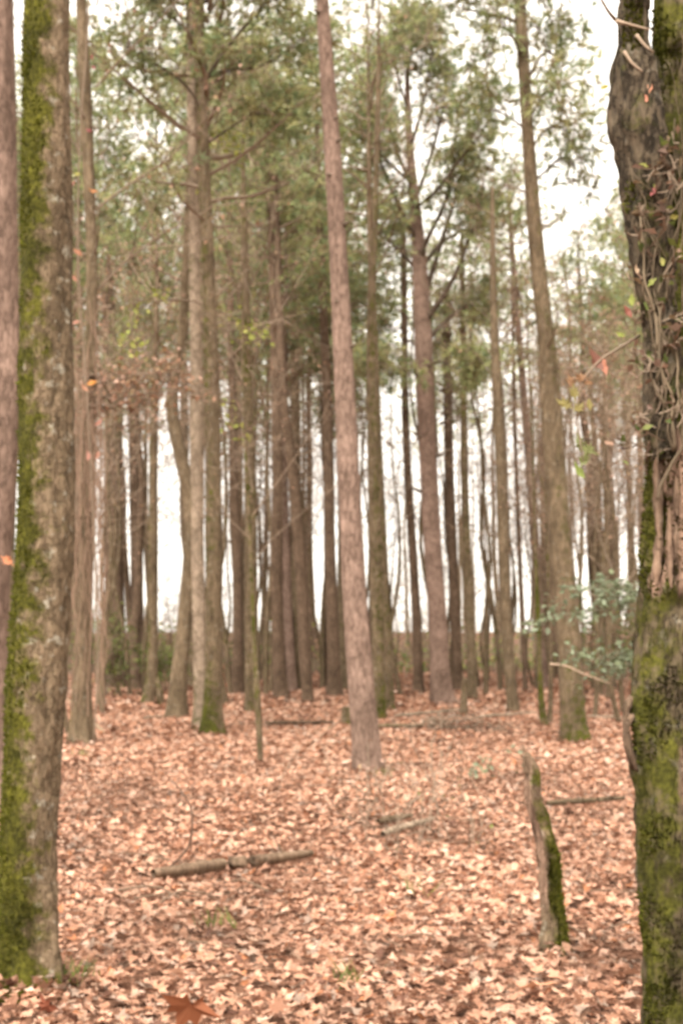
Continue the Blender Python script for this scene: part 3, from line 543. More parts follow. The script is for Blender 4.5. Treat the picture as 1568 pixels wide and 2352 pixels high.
# a twig with coloured leaves reaching out from the stem
def leaf_twig(parent, origin, pts, rad, leaves, name='leafy_twig'):
    mb = MB(); mb.tube(spline(pts, 12), np.linspace(rad, rad * .4, 12), 5, np.array(BR)); tw = obj(name, mb.mesh(name, M['twig']), parent)
    for (p_, s_, c_, yaw, tl, td, kind) in leaves:
        m2 = MB(); v_, f_ = lobed(kind, r); scatter(m2, (v_, f_), np.array([p_]), np.array([s_]), np.array([yaw]), np.array([tl]), np.array([td]), np.array([c_])); obj('leaf', m2.mesh('leaf', M['leaf'], False), tw)
RED, ORG, YG, GRN = (.17, .075, .05), (.22, .12, .06), (.19, .155, .05), (.15, .155, .055)
lf = [(fp(1368, 828, -.1), .11, RED, .6, 1.2, -1.4, 'plain'), (fp(1385, 845, -.05), .08, (.45, .2, .13), .2, 1.2, -1.4, 'plain'), (fp(1335, 868, -.12), .09, ORG, 1.2, 1.1, -1.8, 'oak'), (fp(1312, 880, -.1), .08, ORG, .3, 1.3, -1.6, 'oak'), (fp(1350, 880, -.05), .05, ORG, 2, 1.2, -1.2, 'plain'),
      (fp(1318, 905, -.12), .09, YG, .1, 1.3, -1.5, 'oak'), (fp(1300, 930, -.1), .1, YG, .8, 1.1, -1.7, 'oak'), (fp(1325, 938, -.14), .08, YG, -.6, 1.2, -1.3, 'oak'), (fp(1352, 930, -.1), .06, YG, .2, 1.2, -1.3, 'plain'),
      (fp(1330, 1020, -.1), .09, GRN, .2, 1.2, -1.4, 'oak'), (fp(1352, 1035, -.1), .1, GRN, .9, 1.2, -1.7, 'oak'), (fp(1338, 1060, -.12), .09, GRN, -.4, 1.2, -1.5, 'oak'), (fp(1330, 1085, -.1), .08, (.2, .24, .06), .5, 1.2, -1.5, 'plain')]
leaf_twig(FT, None, [fp(1468, 770, 0), fp(1420, 800, -.05), fp(1380, 825, -.1), fp(1335, 880, -.12), fp(1325, 960, -.12), fp(1340, 1070, -.12)], .006, lf)
for pl, rd in [([(1412, 45, -.03), (1395, 25, -.1), (1375, -10, -.2)], .008), ([(1414, 48, -.1), (1440, 55, -.12), (1490, 68, -.12)], .009), ([(1432, 118, -.13), (1450, 145, -.14), (1475, 165, -.14)], .008), ([(1460, 80, -.12), (1480, 105, -.13), (1500, 120, -.13)], .008)]:
    mb = MB(); mb.tube(spline([fp(*q) for q in pl], 8), np.linspace(rd, rd * .5, 8), 5, np.array(BR) * 1.5); obj('twig', mb.mesh('twig', M['twig']), FT)
# vine climbing the fork
VN = thing('climbing_vine', 'tangled dry vine with a few red leaves climbing the forked trunk', 'vine', fb)
for i in range(22):
    u = r.uniform(1480, 1562); v = r.uniform(560, 1150); n = r.integers(6, 12); step = r.uniform(25, 48); pl = []; du = r.normal(0, 6)
    for j in range(n):
        pl.append(fp(u, v, surf(u, v) - .006 - .02 * r.uniform())); du = du * .6 + r.normal(0, 9); u = np.clip(u + du, 1440 if v < 600 else 1478, 1566); v -= step
        if v < 130: break
    if len(pl) < 3: continue
    n = len(pl) * 3; mb = MB(); mb.tube(spline(pl, n), np.linspace(1, .5, n) * r.uniform(.002, .008), 5, np.array((.14, .105, .068)) * r.uniform(.5, 1.4)); obj('stem', mb.mesh('stem', M['twig']), VN)
mb = MB(); lv = []
for i in range(40):                                      # fine side shoots and withered leaves in the crotch
    u = r.uniform(1455, 1560); v = r.uniform(330, 1050)
    if v < 620 and u < 1470: continue
    p = fp(u, v, surf(u, v)); twiggy(mb, r, p, np.array([r.normal(0, .5), -.5, r.normal(0, .5)]), r.uniform(.06, .16), .003, 2, lv)
tag(obj('shoot_mass', mb.mesh('shoot_mass', M['twig'], False), VN), kind='stuff'); m2 = MB(); leafed(m2, r, lv, .5, .045, np.vstack([DRY * .6, FRESH * .7, DRY * .45]), 0); tag(obj('leaf_mass', m2.mesh('leaf_mass', M['leaf'], False), VN), kind='stuff')
for (u, v, s_, c_) in [(1490, 205, .07, (.5, .22, .13)), (1480, 225, .06, (.5, .2, .13)), (1500, 290, .06, (.4, .36, .22)), (1505, 350, .06, (.45, .25, .18)), (1500, 440, .06, (.4, .13, .12)), (1480, 380, .05, (.3, .3, .08)), (1388, 200, .05, (.3, .26, .05)), (1470, 560, .06, (.25, .28, .08)), (1450, 690, .07, (.25, .28, .06)), (1440, 715, .07, (.27, .1, .07)), (1425, 770, .05, (.2, .22, .05)), (1520, 600, .06, (.3, .28, .08)), (1545, 500, .06, (.3, .25, .06)), (1460, 620, .06, (.4, .28, .18)), (1495, 650, .06, (.25, .27, .07))]:
    m2 = MB(); scatter(m2, lobed('plain', r), np.array([fp(u, v, surf(u, v) - .02)]), np.array([s_ * .9]), r.uniform(0, 6, 1), np.array([1.2]), r.uniform(-2.2, -1, 1), np.array([c_])); obj('leaf', m2.mesh('leaf', M['leaf'], False), VN)

# ------------------------------------------------------------------ coloured leaves on a vine up the left trunks
V2 = thing('creeper', 'thin creeper with scattered orange and red leaves behind the moss striped trunk', 'vine', ground(215, 1720)); o2 = np.array(V2.location); d2 = o2[1] - .5
mb = MB(); mb.tube(spline([at(u, v, d2) - o2 for u, v in [(215, 1720), (225, 1500), (215, 1200), (200, 900), (180, 600), (185, 300), (200, 100), (205, -60)]], 30), np.full(30, .012), 5, BR); obj('stem', mb.mesh('stem', M['twig']), V2)
for (u, v, s_, c_) in [(210, 880, .17, (.55, .24, .06)), (195, 892, .15, (.4, .2, .12)), (180, 580, .17, (.38, .17, .1)), (172, 640, .13, (.36, .17, .11)), (213, 440, .15, (.42, .19, .08)), (212, 130, .13, (.2, .06, .05)), (216, 155, .12, (.2, .06, .05)), (205, 300, .12, (.2, .05, .05)), (175, 740, .14, (.4, .2, .14)), (170, 420, .12, (.26, .09, .07)), (205, 1050, .19, (.3, .14, .1)), (225, 1045, .16, (.3, .15, .1)), (178, 400, .13, (.3, .28, .07)), (228, 970, .14, (.3, .13, .09))]:
    m2 = MB(); scatter(m2, lobed('plain', r), np.array([at(u, v, d2 - .2) - o2]), np.array([s_]), r.uniform(0, 6, 1), np.array([1.2]), r.uniform(-2.2, -1, 1), np.array([c_])); obj('leaf', m2.mesh('leaf', M['leaf'], False), V2)
d3 = T2[2] - .2
for lab, (u, v, s_, c_) in [('small rusty leaf caught on the left edge of the moss striped trunk', (20, 1290, .07, (.5, .2, .1)))]:
    p = at(u, v, d3 + .15); m2 = MB(); scatter(m2, lobed('oak', r), np.zeros((1, 3)), np.array([s_ * 1.3]), np.array([1.]), np.array([1.2]), np.array([-1.5]), np.array([c_])); tag(obj('dead_leaf', m2.mesh('dead_leaf', M['leaf'], False), None, p), lab, 'leaf')

# ------------------------------------------------------------------ pines at the back of the wood
def far_trunk(seed):
    r = np.random.default_rng(seed); n = 9; z = np.linspace(0, 20, n); x = np.cumsum(r.normal(0, .09, n)); y = np.cumsum(r.normal(0, .09, n)); x -= x[0]; y -= y[0]
    P = np.column_stack([x, y, z]); P = np.vstack([[0, 0, -.3], P]); rad = np.concatenate([[.18], np.linspace(.165, .02, n) ** 1.0])
    me, vv, mo, path = trunk_mesh('trunk', P, rad, M['pine_dark' if seed % 2 else 'brown'], 9, 26, moss=.3, seed=seed, mossdir=(0, -1)); return me, path
FTR = [far_trunk(300 + i) for i in range(7)]
GAPS = [(226, 238), (281, 303), (328, 340), (362, 434), (512, 530), (592, 606), (654, 670), (724, 744), (898, 931), (942, 975), (1024, 1036), (1060, 1068), (1092, 1130), (1172, 1224), (1330, 1344), (1362, 1374), (1432, 1442)]
def vtop(u):
    return np.interp(u, [0, 190, 215, 320, 350, 660, 700, 790, 830, 1090, 1130, 1230, 1290, 1420, 1568], [-150, -50, 430, 430, -150, -120, 120, 250, 480, 500, 470, 470, 440, 470, 250])
r = np.random.default_rng(17)
LAND = [(-60, 'pinkish edge pine'), (90, 'moss striped trunk'), (200, 'vine wrapped trunk'), (262, 'ivy wound pine'), (350, 'two-legged tree'), (430, 'crooked trunk'), (470, 'pale smooth trunk'), (580, 'olive tinged trunk'), (640, 'dark twin pine'), (690, 'leaning reddish pine'), (760, 'curved-foot pine'), (812, 'lone reddish pine'), (880, 'mossy footed pine'), (950, 'slim dark pine'), (1000, 'big spreading pine'), (1075, 'broken mossy pole'), (1160, 'lone dark slim trunk'), (1237, 'mossy twin stems'), (1295, 'thick footed tree'), (1397, 'thin brown trunk'), (1560, 'old forked trunk')]
def between(u):
    a = [n for x, n in LAND if x <= u]; b_ = [n for x, n in LAND if x > u]
    if not a: return 'left of the ' + LAND[0][1]
    if not b_: return 'right of the ' + LAND[-1][1]
    return 'between the %s and the %s' % (a[-1], b_[0])
far_list = []
for i in range(600):
    u = r.uniform(-140, 1700); d_ = r.uniform(38, 88)
    if any(a - 4 < u < b_ + 4 for a, b_ in GAPS): continue
    if any(abs(u - q[0]) < 6 for q in far_list) or (850 < u < 1140 and r.uniform() < .5): continue
    far_list.append((u, d_))
    if len(far_list) >= 88: break
far_list += [q for q in [(float(r.uniform(140, 1480)), float(r.uniform(88.5, 125))) for _ in range(36)] if not any(a < q[0] < b_ for a, b_ in GAPS)]       # a further, paler row
for u, d_ in far_list:
    x = (u - CU) / F * d_; b0 = np.array([x, d_, float(gh(x, d_))]); vt = vtop(u) + abs(r.normal(0, 90)) + (r.uniform(80, 350) if r.uniform() < .45 else 0)
    H_ = float(np.clip(CAMH + (1450 - vt) / F * d_, 11, 25)); cb = float(np.clip(CAMH + (1450 - r.uniform(880, 1060)) / F * d_, 4.5, H_ * .72)); cb = max(cb, H_ * r.uniform(.55, .72)) if r.uniform() < .5 else cb
    root = thing('far_pine', 'slim far pine ' + between(u), 'tree', b0, 'pines at the back of the wood'); me, path = FTR[r.integers(7)]; k = r.uniform(.75, 1.25) * (.7 if d_ > 88 else 1)
    o = obj('trunk', me, root); o.scale = (k, k, H_ / 20); a = path[np.searchsorted(path[:, 2], cb / H_ * 20).clip(0, len(path) - 1)]
    c = obj('crown', CROWNS[r.integers(6)] if (u < 1130 or u > 1300) and d_ < 88 else SPARSE[r.integers(3)], root, (a[0] * k, a[1] * k, cb)); s = (H_ - cb) / 9; c.scale = (max(.6, s ** .5) * r.uniform(.75, 1.1),) * 2 + (s,); c.rotation_euler = (0, 0, r.uniform(0, 6.28))
# ------------------------------------------------------------------ bare young trees with dry leaves between the trunks
def mini_trunk(seed):
    r = np.random.default_rng(seed); n = 7; z = np.linspace(0, 8, n); P = np.column_stack([np.cumsum(r.normal(0, .12, n)), np.cumsum(r.normal(0, .12, n)), z]); P -= P[0]; P[:, 2] = z
    P = np.vstack([[0, 0, -.2], P]); me, vv, mo, path = trunk_mesh('trunk', P, np.concatenate([[.06], np.linspace(.055, .008, n)]), M['brown'], 7, 20, moss=.35, mossdir=(0, -1), seed=seed, flare=.2); return me, path
MTR = [mini_trunk(400 + i) for i in range(4)]
UND = [(160, 1690, 620), (235, 1640, 560), (300, 1600, 760), (120, 1650, 420), (520, 1620, 500), (610, 1600, 620), (690, 1590, 700), (815, 1600, 760), (920, 1600, 800), (1115, 1600, 640), (1150, 1590, 540), (1290, 1600, 560), (1340, 1620, 700), (1380, 1600, 780), (1430, 1640, 650), (1455, 1600, 800), (1500, 1640, 500), (1360, 1590, 880), (70, 1600, 500), (450, 1590, 420), (570, 1585, 380), (740, 1585, 520), (1010, 1590, 560), (1230, 1585, 640), (205, 1600, 800), (1410, 1585, 860), (1330, 1585, 800), (660, 1585, 850), (850, 1585, 860), (480, 1585, 840)]
UND += [q for q in [(float(r.uniform(150, 1470)), float(r.uniform(1556, 1590)), float(r.uniform(850, 1180))) for _ in range(46)] if not 355 < q[0] < 440]
UND += [(float(r.uniform(140, 1480)), float(r.uniform(1534, 1562)), float(r.uniform(1290, 1425))) for _ in range(40)]
UND += [(150, 1660, 760), (225, 1625, 700), (275, 1600, 640), (330, 1595, 780), (1300, 1640, 760), (1365, 1650, 820), (1420, 1665, 780), (1465, 1640, 880), (530, 1600, 640), (620, 1595, 760), (700, 1590, 800)]
for i, (u, v, vt) in enumerate(UND):
    b0 = ground(u, v); d_ = b0[1]; H_ = CAMH + (1450 - vt) / F * d_
    root = thing('understory_tree' if vt < 1200 else 'twiggy_shrub', ('young brown-twigged tree ' if vt < 1200 else 'low twiggy shrub far back ') + between(u), 'tree' if vt < 1200 else 'shrub', b0, 'young trees among the pines' if vt < 1200 else 'shrubs at the back of the wood'); me, path = MTR[i % 4]
    k = max(.6, H_ / 8) ** .7; o = obj('trunk', me, root); o.scale = (k, k, H_ / 8); cb = H_ * (r.uniform(.3, .45) if vt < 1200 else .08); a = path[np.searchsorted(path[:, 2], cb / H_ * 8).clip(0, len(path) - 1)]
    c = obj('crown', BARE[[0, 2, 1, 0, 2][i % 5]], root, (a[0] * k, a[1] * k, cb)); s = (H_ - cb) / 6; c.scale = (s ** .7 * .95 * (1.4 if vt > 1200 else 1),) * 2 + (s,); c.rotation_euler = (0, 0, r.uniform(0, 6.28))
# ------------------------------------------------------------------ far undergrowth: one brown-green mass between the last trunks
mb = MB(); r = np.random.default_rng(19); n = 9500; y = 50 + 45 * r.uniform(size=n) ** 1.5; x = r.uniform(-1, 1, n) * (.3 * y + 4); hgt = r.uniform(.2, 1.0, n) ** 1.2 * (1.8 + 2.4 * np.array([mn.noise((a * .17, b_ * .12, 0)) for a, b_ in zip(x, y)]))
z = gh(x, y); tp = np.stack([x + r.normal(0, .25, n), y + r.normal(0, .25, n), z + hgt], 1); bs = np.stack([x, y, z - .05], 1)
V = np.stack([bs + (.02, 0, 0), bs - (.02, 0, 0), tp], 1).reshape(-1, 3); mb.add(V, np.arange(len(V)).reshape(-1, 3), np.repeat(np.array(BR)[None] * r.uniform(.7, 1.3, (n, 1)), 3, 0), 0)
P = np.repeat(tp, 2, 0) * 1.; P[:, 2] -= r.uniform(0, .7, len(P)) * np.repeat(hgt, 2); P += r.normal(0, .15, P.shape); P[:, 2] = np.maximum(P[:, 2], .05); n2 = len(P)
pal = np.vstack([FRESH * 1.2, DRY[:2], FRESH[:1]])[r.integers(0, 6, n2)] * r.uniform(.7, 1.2, (n2, 1))
scatter(mb, quad_t[0], P, r.uniform(.1, .22, n2), r.uniform(0, 6.28, n2), r.uniform(.3, 1.5, n2), r.uniform(0, 6.28, n2), pal, 1)
tag(obj('undergrowth', mb.mesh('undergrowth', [M['twig'], M['leaf']], False)), 'low tangle of green and brown undergrowth behind the last trunks', 'undergrowth', kind='stuff')

# ------------------------------------------------------------------ leaf litter, banked up against the trunks
r = np.random.default_rng(12); lb = MB()
litter_zone(lb, r, 3.0, 11, 640, near_t, .045, .098, .06)
litter_zone(lb, r, 11, 17, 420, far_t, .055, .1, .06)
litter_zone(lb, r, 17, 30, 300, quad_t, .08, .13, .06)
litter_zone(lb, r, 30, 75, 75, quad_t, .13, .22, .06)
for (bx, by, br) in BASES:
    n = int(60 + 500 * br); a_ = r.uniform(0, 6.28, n); q_ = br * (1.0 + np.abs(r.normal(0, .55, n))); x = bx + np.cos(a_) * q_; y = by + np.sin(a_) * q_
    P = np.stack([x, y, gh(x, y) + .02 + r.uniform(0, .1, n) * np.exp(-(q_ - br) / (br * .6))], 1); k = r.integers(0, 5, n); C = leafcols(r, n) * .85
    for i in range(5):
        q = k == i; scatter(lb, (far_t + near_t)[i], P[q], r.uniform(.06, .11, q.sum()), r.uniform(0, 6.28, q.sum()), np.abs(r.normal(0, .7, q.sum())), a_[q] + 3.14, C[q])
tag(obj('leaf_litter', lb.mesh('leaf_litter', M['litter'], smooth=False)), 'carpet of dry pinkish brown fallen leaves', 'leaves', kind='stuff')
# ------------------------------------------------------------------ bushes, holly
def bush(name, label, u, v, H_, wid, pal, prob, size, seed, group=None, n0=9, per=2):
    b0 = ground(u, v); root = thing(name, label, 'bush', b0, group); r = np.random.default_rng(seed); mb = MB(); lv = []
    for i in range(n0):
        az = i * 2.4; d = np.array([math.cos(az) * wid / H_, math.sin(az) * wid / H_, 1]); d /= np.linalg.norm(d); twiggy(mb, r, np.zeros(3), d, H_ * r.uniform(.6, 1), .012, 1, lv, 3, (9, 6, 4))
    obj('branch_mass', mb.mesh('branch_mass', M['twig'], False), root); m2 = MB(); leafed(m2, r, lv, prob, size, pal, 0, per); obj('foliage', m2.mesh('foliage', M['leaf'], False), root)
bush('green_bush', 'low yellow green bush between the dark pine and two-legged tree', 298, 1582, 1.5, 1.0, FRESH * .9, .9, .11, 81, per=4)
bush('green_bush', 'small green bush between the two-legged tree and crooked trunk', 378, 1590, 1.3, .8, FRESH * .9, .8, .1, 82, per=3)
bush('green_bush', 'dark green bush at the foot of the ivy wound pine', 245, 1600, 2.0, .7, FRESH * .7, .8, .1, 83, per=3)
bush('green_bush', 'olive bush behind the thick footed leaning tree', 1385, 1585, 2.6, 1.6, FRESH * .75, .6, .1, 84, per=3)
bush('green_bush', 'brown and olive bush left of the burl on the forked trunk', 1425, 1600, 2.0, 1.2, np.vstack([FRESH * .7, DRY[:2] * .8]), .6, .1, 85, per=3)
def holly(label, base, boughs, seed):
    b0 = ground(*base); root = thing('holly_sapling', label, 'sapling', b0); r = np.random.default_rng(seed); d_ = b0[1]
    mb = MB(); top = boughs[0][0]; mb.tube(spline([(0, 0, -.1), (at(base[0], base[1] - 100, d_) - b0) * (1, 0, 1), at(*top, d_) - b0], 10), np.linspace(.018, .008, 10), 6, (.16, .15, .1)); obj('stem', mb.mesh('stem', M['twig']), root)
    for bg_ in boughs:
        P = spline([at(u, v, d_ - .25 * i) - b0 for i, (u, v) in enumerate(bg_)], 14); mb = MB(); mb.tube(P, np.linspace(.009, .003, 14), 4, (.16, .15, .1), cap=False); lv = []
        for q in range(60):
            i = r.integers(2, 14); e = P[i] + r.normal(0, 1, 3) * (.13, .12, .035); lv.append((e, P[i])); 
            if q % 3 == 0: mb.tube([P[i], e], [.003, .002], 3, (.16, .15, .1), cap=False)
        leafed(mb, r, lv, .8, .065, HOLLY * 1.1, 1, 3); obj('bough', mb.mesh('bough', [M['twig'], M['leaf']], False), root)
holly('young holly with flat blue green tiers left of the forked trunk', (1478, 1860), [[(1478, 1340), (1430, 1350), (1370, 1345), (1320, 1370)], [(1478, 1400), (1420, 1400), (1350, 1405), (1280, 1415), (1215, 1445)], [(1478, 1385), (1440, 1375), (1400, 1370)], [(1478, 1530), (1430, 1500), (1370, 1515), (1320, 1495)], [(1478, 1540), (1440, 1525), (1390, 1545)]], 91)
# hanging sprays of yellow-green leaves seen against the wood
def spray(label, pix, d_, seed, pal, size=.09, n=26, parent=None):
    b0 = at(*pix[0], d_); r = np.random.default_rng(seed); P = spline([at(u, v, d_) - b0 for u, v in pix], 12); mb = MB(); mb.tube(P, np.linspace(.01, .004, 12), 4, BR, cap=False)
    lv = [(P[r.integers(2, 12)] + r.normal(0, 1, 3) * .1, P[0]) for _ in range(n)]; leafed(mb, r, lv, 1, size, pal, 1, 1)
    return b0, mb.mesh('leafy_branch', [M['twig'], M['leaf']], False)
YGP = np.array([(.3, .33, .07), (.36, .36, .1), (.25, .28, .06)])
leafy_host = [o for o in bpy.data.objects if o.get('label', '').startswith('pale smooth trunk')][0]; hb = np.array(leafy_host.location)
for i, (pix, n) in enumerate([([(455, 700), (500, 715), (540, 735), (580, 760), (600, 780)], 30), ([(458, 930), (520, 945), (540, 960), (555, 990), (578, 1005)], 22), ([(452, 690), (390, 690), (330, 705), (290, 740), (300, 790), (340, 800)], 34), ([(449, 600), (500, 330), (530, 340), (545, 300)], 22)]):
    b0, me = spray('', pix, hb[1] - .15, 500 + i, YGP * 1.15, .12, n * 2); obj('leafy_branch', me, leafy_host, tuple(b0 - hb))
# the brown, dead horizontal branch with hanging needles
T3o = [o for o in bpy.data.objects if o.get('label', '').startswith('brown trunk wrapped')][0]; tb = np.array(T3o.location)
for i, pix in enumerate([[(205, 900), (260, 915), (330, 905), (400, 900), (440, 890)], [(205, 930), (250, 935), (300, 925), (350, 930)], [(205, 860), (270, 870), (340, 860), (390, 870)]]):
    r = np.random.default_rng(600 + i); P = spline([at(u, v, tb[1] - .1) - tb for u, v in pix], 14); mb = MB(); mb.tube(P, np.linspace(.03, .008, 14), 5, BR, cap=False); lv = []
    for q in range(30): twiggy(mb, r, P[r.integers(2, 14)], np.array([r.normal(0, .5), r.normal(0, .5), r.uniform(-.3, .6)]), r.uniform(.2, .5), .007, 2, lv)
    leafed(mb, r, lv, .8, .09, DRY, 1, 1); obj('dead_branch', mb.mesh('dead_branch', [M['twig'], M['leaf']], False), T3o)
r = np.random.default_rng(610); mb = MB()
for q in range(110):                                     # dry vine strands hanging down that trunk
    u = r.uniform(150, 240); v0 = r.uniform(650, 1400); v1 = v0 + r.uniform(150, 420); o_ = -.25 + r.normal(0, .12); n = 7
    P = spline([at(u + r.normal(0, 7), v0 + (v1 - v0) * i / (n - 1), tb[1] + o_) - tb for i in range(n)], 14); mb.tube(P, np.full(14, r.uniform(.002, .007)), 4, np.array((.25, .165, .115)) * r.uniform(.7, 1.2), cap=False)
obj('dry_vine', mb.mesh('dry_vine', M['twig'], False), T3o)

# ------------------------------------------------------------------ snag, stumps, fallen wood
sb = ground(1272, 2185); sd_ = sb[1]; SN = thing('broken_snag', 'splintered leaning stump, bare wood above and green moss below', 'stump', sb)
prof = [(1278, 2185, 62), (1268, 2120, 50), (1262, 2050, 44), (1255, 1980, 44), (1243, 1900, 42), (1233, 1830, 40), (1222, 1770, 30), (1212, 1728, 12)]
P = [at(u, v, sd_) - sb + np.array([rg.normal(0, .012), 0, 0]) for u, v, w_ in prof]; P[0] = P[0] * 0; rad = [w_ * .48 * sd_ / F for u, v, w_ in prof]; P.insert(0, np.array([0.03, 0, -.1])); rad.insert(0, rad[0])
def snz(v): return at(784, v, sd_)[2] - sb[2]
me, vv, mo, _ = trunk_mesh('trunk', np.array(P), np.array(rad), M['left'], 56, 110, rough=.22, flare=.12, moss=1.0, mossdir=(.7, -.7), mossvar=.2, seed=44,
    shape=lambda th, z: 1 - .35 * smooth(z, snz(1800), snz(1730)) * (np.cos(3 * th) > .1) - .25 * np.exp(-((np.degrees(th) - 120) / 14) ** 2) * smooth(z, snz(2150), snz(1960)),
    wood=lambda th, z: np.clip(.4 * smooth(z + .12 * np.cos(2 * th + 1) + .07 * np.cos(5 * th), snz(2010), snz(1900)) + .9 * smooth(np.degrees(th), 80, 100) * smooth(-np.degrees(th), -165, -140) * smooth(z, snz(2120), snz(2040)), 0, 1))
obj('trunk', me, SN); moss_tufts(SN, vv, mo * smooth(-vv[..., 2], -snz(1900), -snz(1985)), rg, 1500, .012, thr=.55)
for i, (du, dv, hh) in enumerate([(-9, 0, 50), (2, 20, 45), (8, 45, 40), (-4, 60, 55)]):   # splinters
    b_ = at(1216 + du + (30 if i > 2 else 0) * .3, 1760 + dv, sd_) - sb; k_ = sd_ / F; mb = MB()
    mb.tube([b_ + (0, -.01, -.03), b_ + (-3 * k_, -.015, hh * .5 * k_), b_ + (-8 * k_, -.01, hh * k_)], [.016, .012, .002], 5, (0, .4, 0)); obj('splinter', mb.mesh('splinter', M['left'], False), SN)
def log(name, label, ends, wpx, bk, seed, moss=0., wood=0., cat='log', bend=.03, nring=26, lift=.5, stubs=1):
    a = ground(*ends[0]); b_ = ground(*ends[1]); r = np.random.default_rng(seed); rd = wpx * .5 * (a[1] + b_[1]) / 2 / F; L_ = np.linalg.norm(b_ - a)
    Q = np.array([a + (b_ - a) * f for f in np.linspace(0, 1, 6)]); Q[:, 2] = [float(gh(q[0], q[1])) for q in Q]; Q[1:-1] += r.normal(0, bend * L_ * .5, (4, 3)) * (1, .6, .15); Q[:, 2] += rd * lift + .075; o0 = Q[0].copy()
    root = thing(name, label, cat, o0)
    rad = rd * np.array([.75, 1.05, 1, .95, .85, .6]); me, *_ = trunk_mesh('stem', Q - o0, rad, M[bk], 14, nring, rough=.07, flare=0, moss=moss, mossdir=(0, 0), seed=seed, wood=(lambda th, z: np.full_like(th, wood)) if wood else None); obj('stem', me, root)
    for i in range(stubs):
        q = Q[r.integers(1, 5)] - o0; mb = MB(); e = q + np.array([r.normal(0, 1) * rd * 3, r.normal(0, .5) * rd * 3, rd * 2.6]); mb.tube([q, (q + e) / 2, e], [rd * .35, rd * .25, rd * .12], 5, (0, wood, 0)); obj('branch_stub', mb.mesh('branch_stub', M[bk]), root)
log('fallen_log', 'pale weathered log lying in the open leaves nearest the moss striped trunk', ((352, 2042), (715, 1992)), 28, 'brown', 701, wood=.45, bend=.02)
log('fallen_log', 'short grey branch half sunk in leaves beside the green mossy chunk', ((878, 1943), (995, 1905)), 15, 'pale', 702, bend=.02)
log('fallen_log', 'thin dark branch lying between the stump and the forked trunk', ((1255, 1868), (1432, 1855)), 12, 'brown', 703)
log('fallen_log', 'long dark log lying before the curved-foot pine', ((610, 1672), (766, 1670)), 9, 'pine_dark', 704)
log('fallen_log', 'long mossy log between the lone pine and the brush pile', ((868, 1680), (1010, 1679)), 8, 'brown', 705, moss=.7)
log('fallen_log', 'slender pale pole lying beyond the brush pile', ((905, 1655), (1075, 1640)), 6, 'pale', 706)
log('fallen_log', 'thin pale branch running from the brush pile to the thick footed tree', ((1085, 1660), (1230, 1645)), 6, 'pale', 707)
log('fallen_log', 'grey stick lying right of the thick footed tree', ((1350, 1655), (1440, 1660)), 6, 'pale', 708)
log('fallen_log', 'low grey branch lying in front of the crooked trunk', ((330, 1662), (400, 1650)), 5, 'pale', 709)
log('mossy_chunk', 'small dark chunk of wood capped with bright green moss', ((868, 1912), (945, 1897)), 14, 'left', 710, moss=.9, cat='wood chunk', stubs=0, bend=.01)
def stump(name, label, u, v, hpx, wpx, seed, moss, lean=0):
    b0 = ground(u, v); d_ = b0[1]; k_ = d_ / F; root = thing(name, label, 'stump', b0)
    me, vv, mo, _ = trunk_mesh('trunk', np.array([(0, 0, -.1), (0, 0, 0), (lean * .5 * k_, 0, hpx * .5 * k_), (lean * k_, 0, hpx * .9 * k_), (lean * k_, 0, hpx * k_)]), np.array([1.1, 1.05, .9, .85, .5]) * wpx * .5 * k_, M['brown'], 20, 24, rough=.12, flare=.3, moss=moss, mossdir=(.4, -.9), seed=seed); obj('trunk', me, root)
    mb = MB(); mb.tube([(lean * k_ - wpx * .2 * k_, 0, hpx * .9 * k_), (lean * k_ - wpx * .3 * k_, 0, hpx * 1.15 * k_)], [wpx * .15 * k_, .004], 5, (0, .8, 0)); obj('splinter', mb.mesh('splinter', M['brown'], False), root); moss_tufts(root, vv, mo, rg, 500, .02, .5)
stump('mossy_stump', 'small green mossy stump left of the lone reddish pine', 795, 1669, 45, 22, 45, .9)
stump('broken_pole', 'short broken pole with a mossy foot behind the brush pile', 1063, 1648, 90, 15, 46, .6, 4)
# brush pile
bb = ground(1045, 1680); BP = thing('brush_pile', 'heap of dead twigs and brown leaves on the mossy log', 'brush pile', bb); r = np.random.default_rng(720); mb = MB()
for i in range(120):
    p = np.array([r.normal(0, .38), r.normal(0, .3), 0]); p[2] = r.uniform(0, .35) * math.exp(-abs(p[0]) * 1.5); d = np.array([r.normal(), r.normal() * .6, r.normal() * .25]); d /= np.linalg.norm(d); l = r.uniform(.2, .7)
    mb.tube([p - d * l / 2, p + r.normal(0, .02, 3), p + d * l / 2], [.008, .009, .004], 4, np.array(BR) * r.uniform(.6, 1.3), cap=False)
tag(obj('twig_heap', mb.mesh('twig_heap', M['twig'], False), BP), kind='stuff'); m2 = MB(); n = 160; P = np.stack([r.normal(0, .4, n), r.normal(0, .3, n), np.zeros(n)], 1); P[:, 2] = r.uniform(.02, .34, n) * np.exp(-abs(P[:, 0]) * 1.3)
scatter(m2, near_t[2], P, r.uniform(.09, .15, n), r.uniform(0, 6.28, n), r.uniform(0, 1, n), r.uniform(0, 6.28, n), leafcols(r, n) * .75); tag(obj('leaf_heap', m2.mesh('leaf_heap', M['litter'], False), BP), kind='stuff')
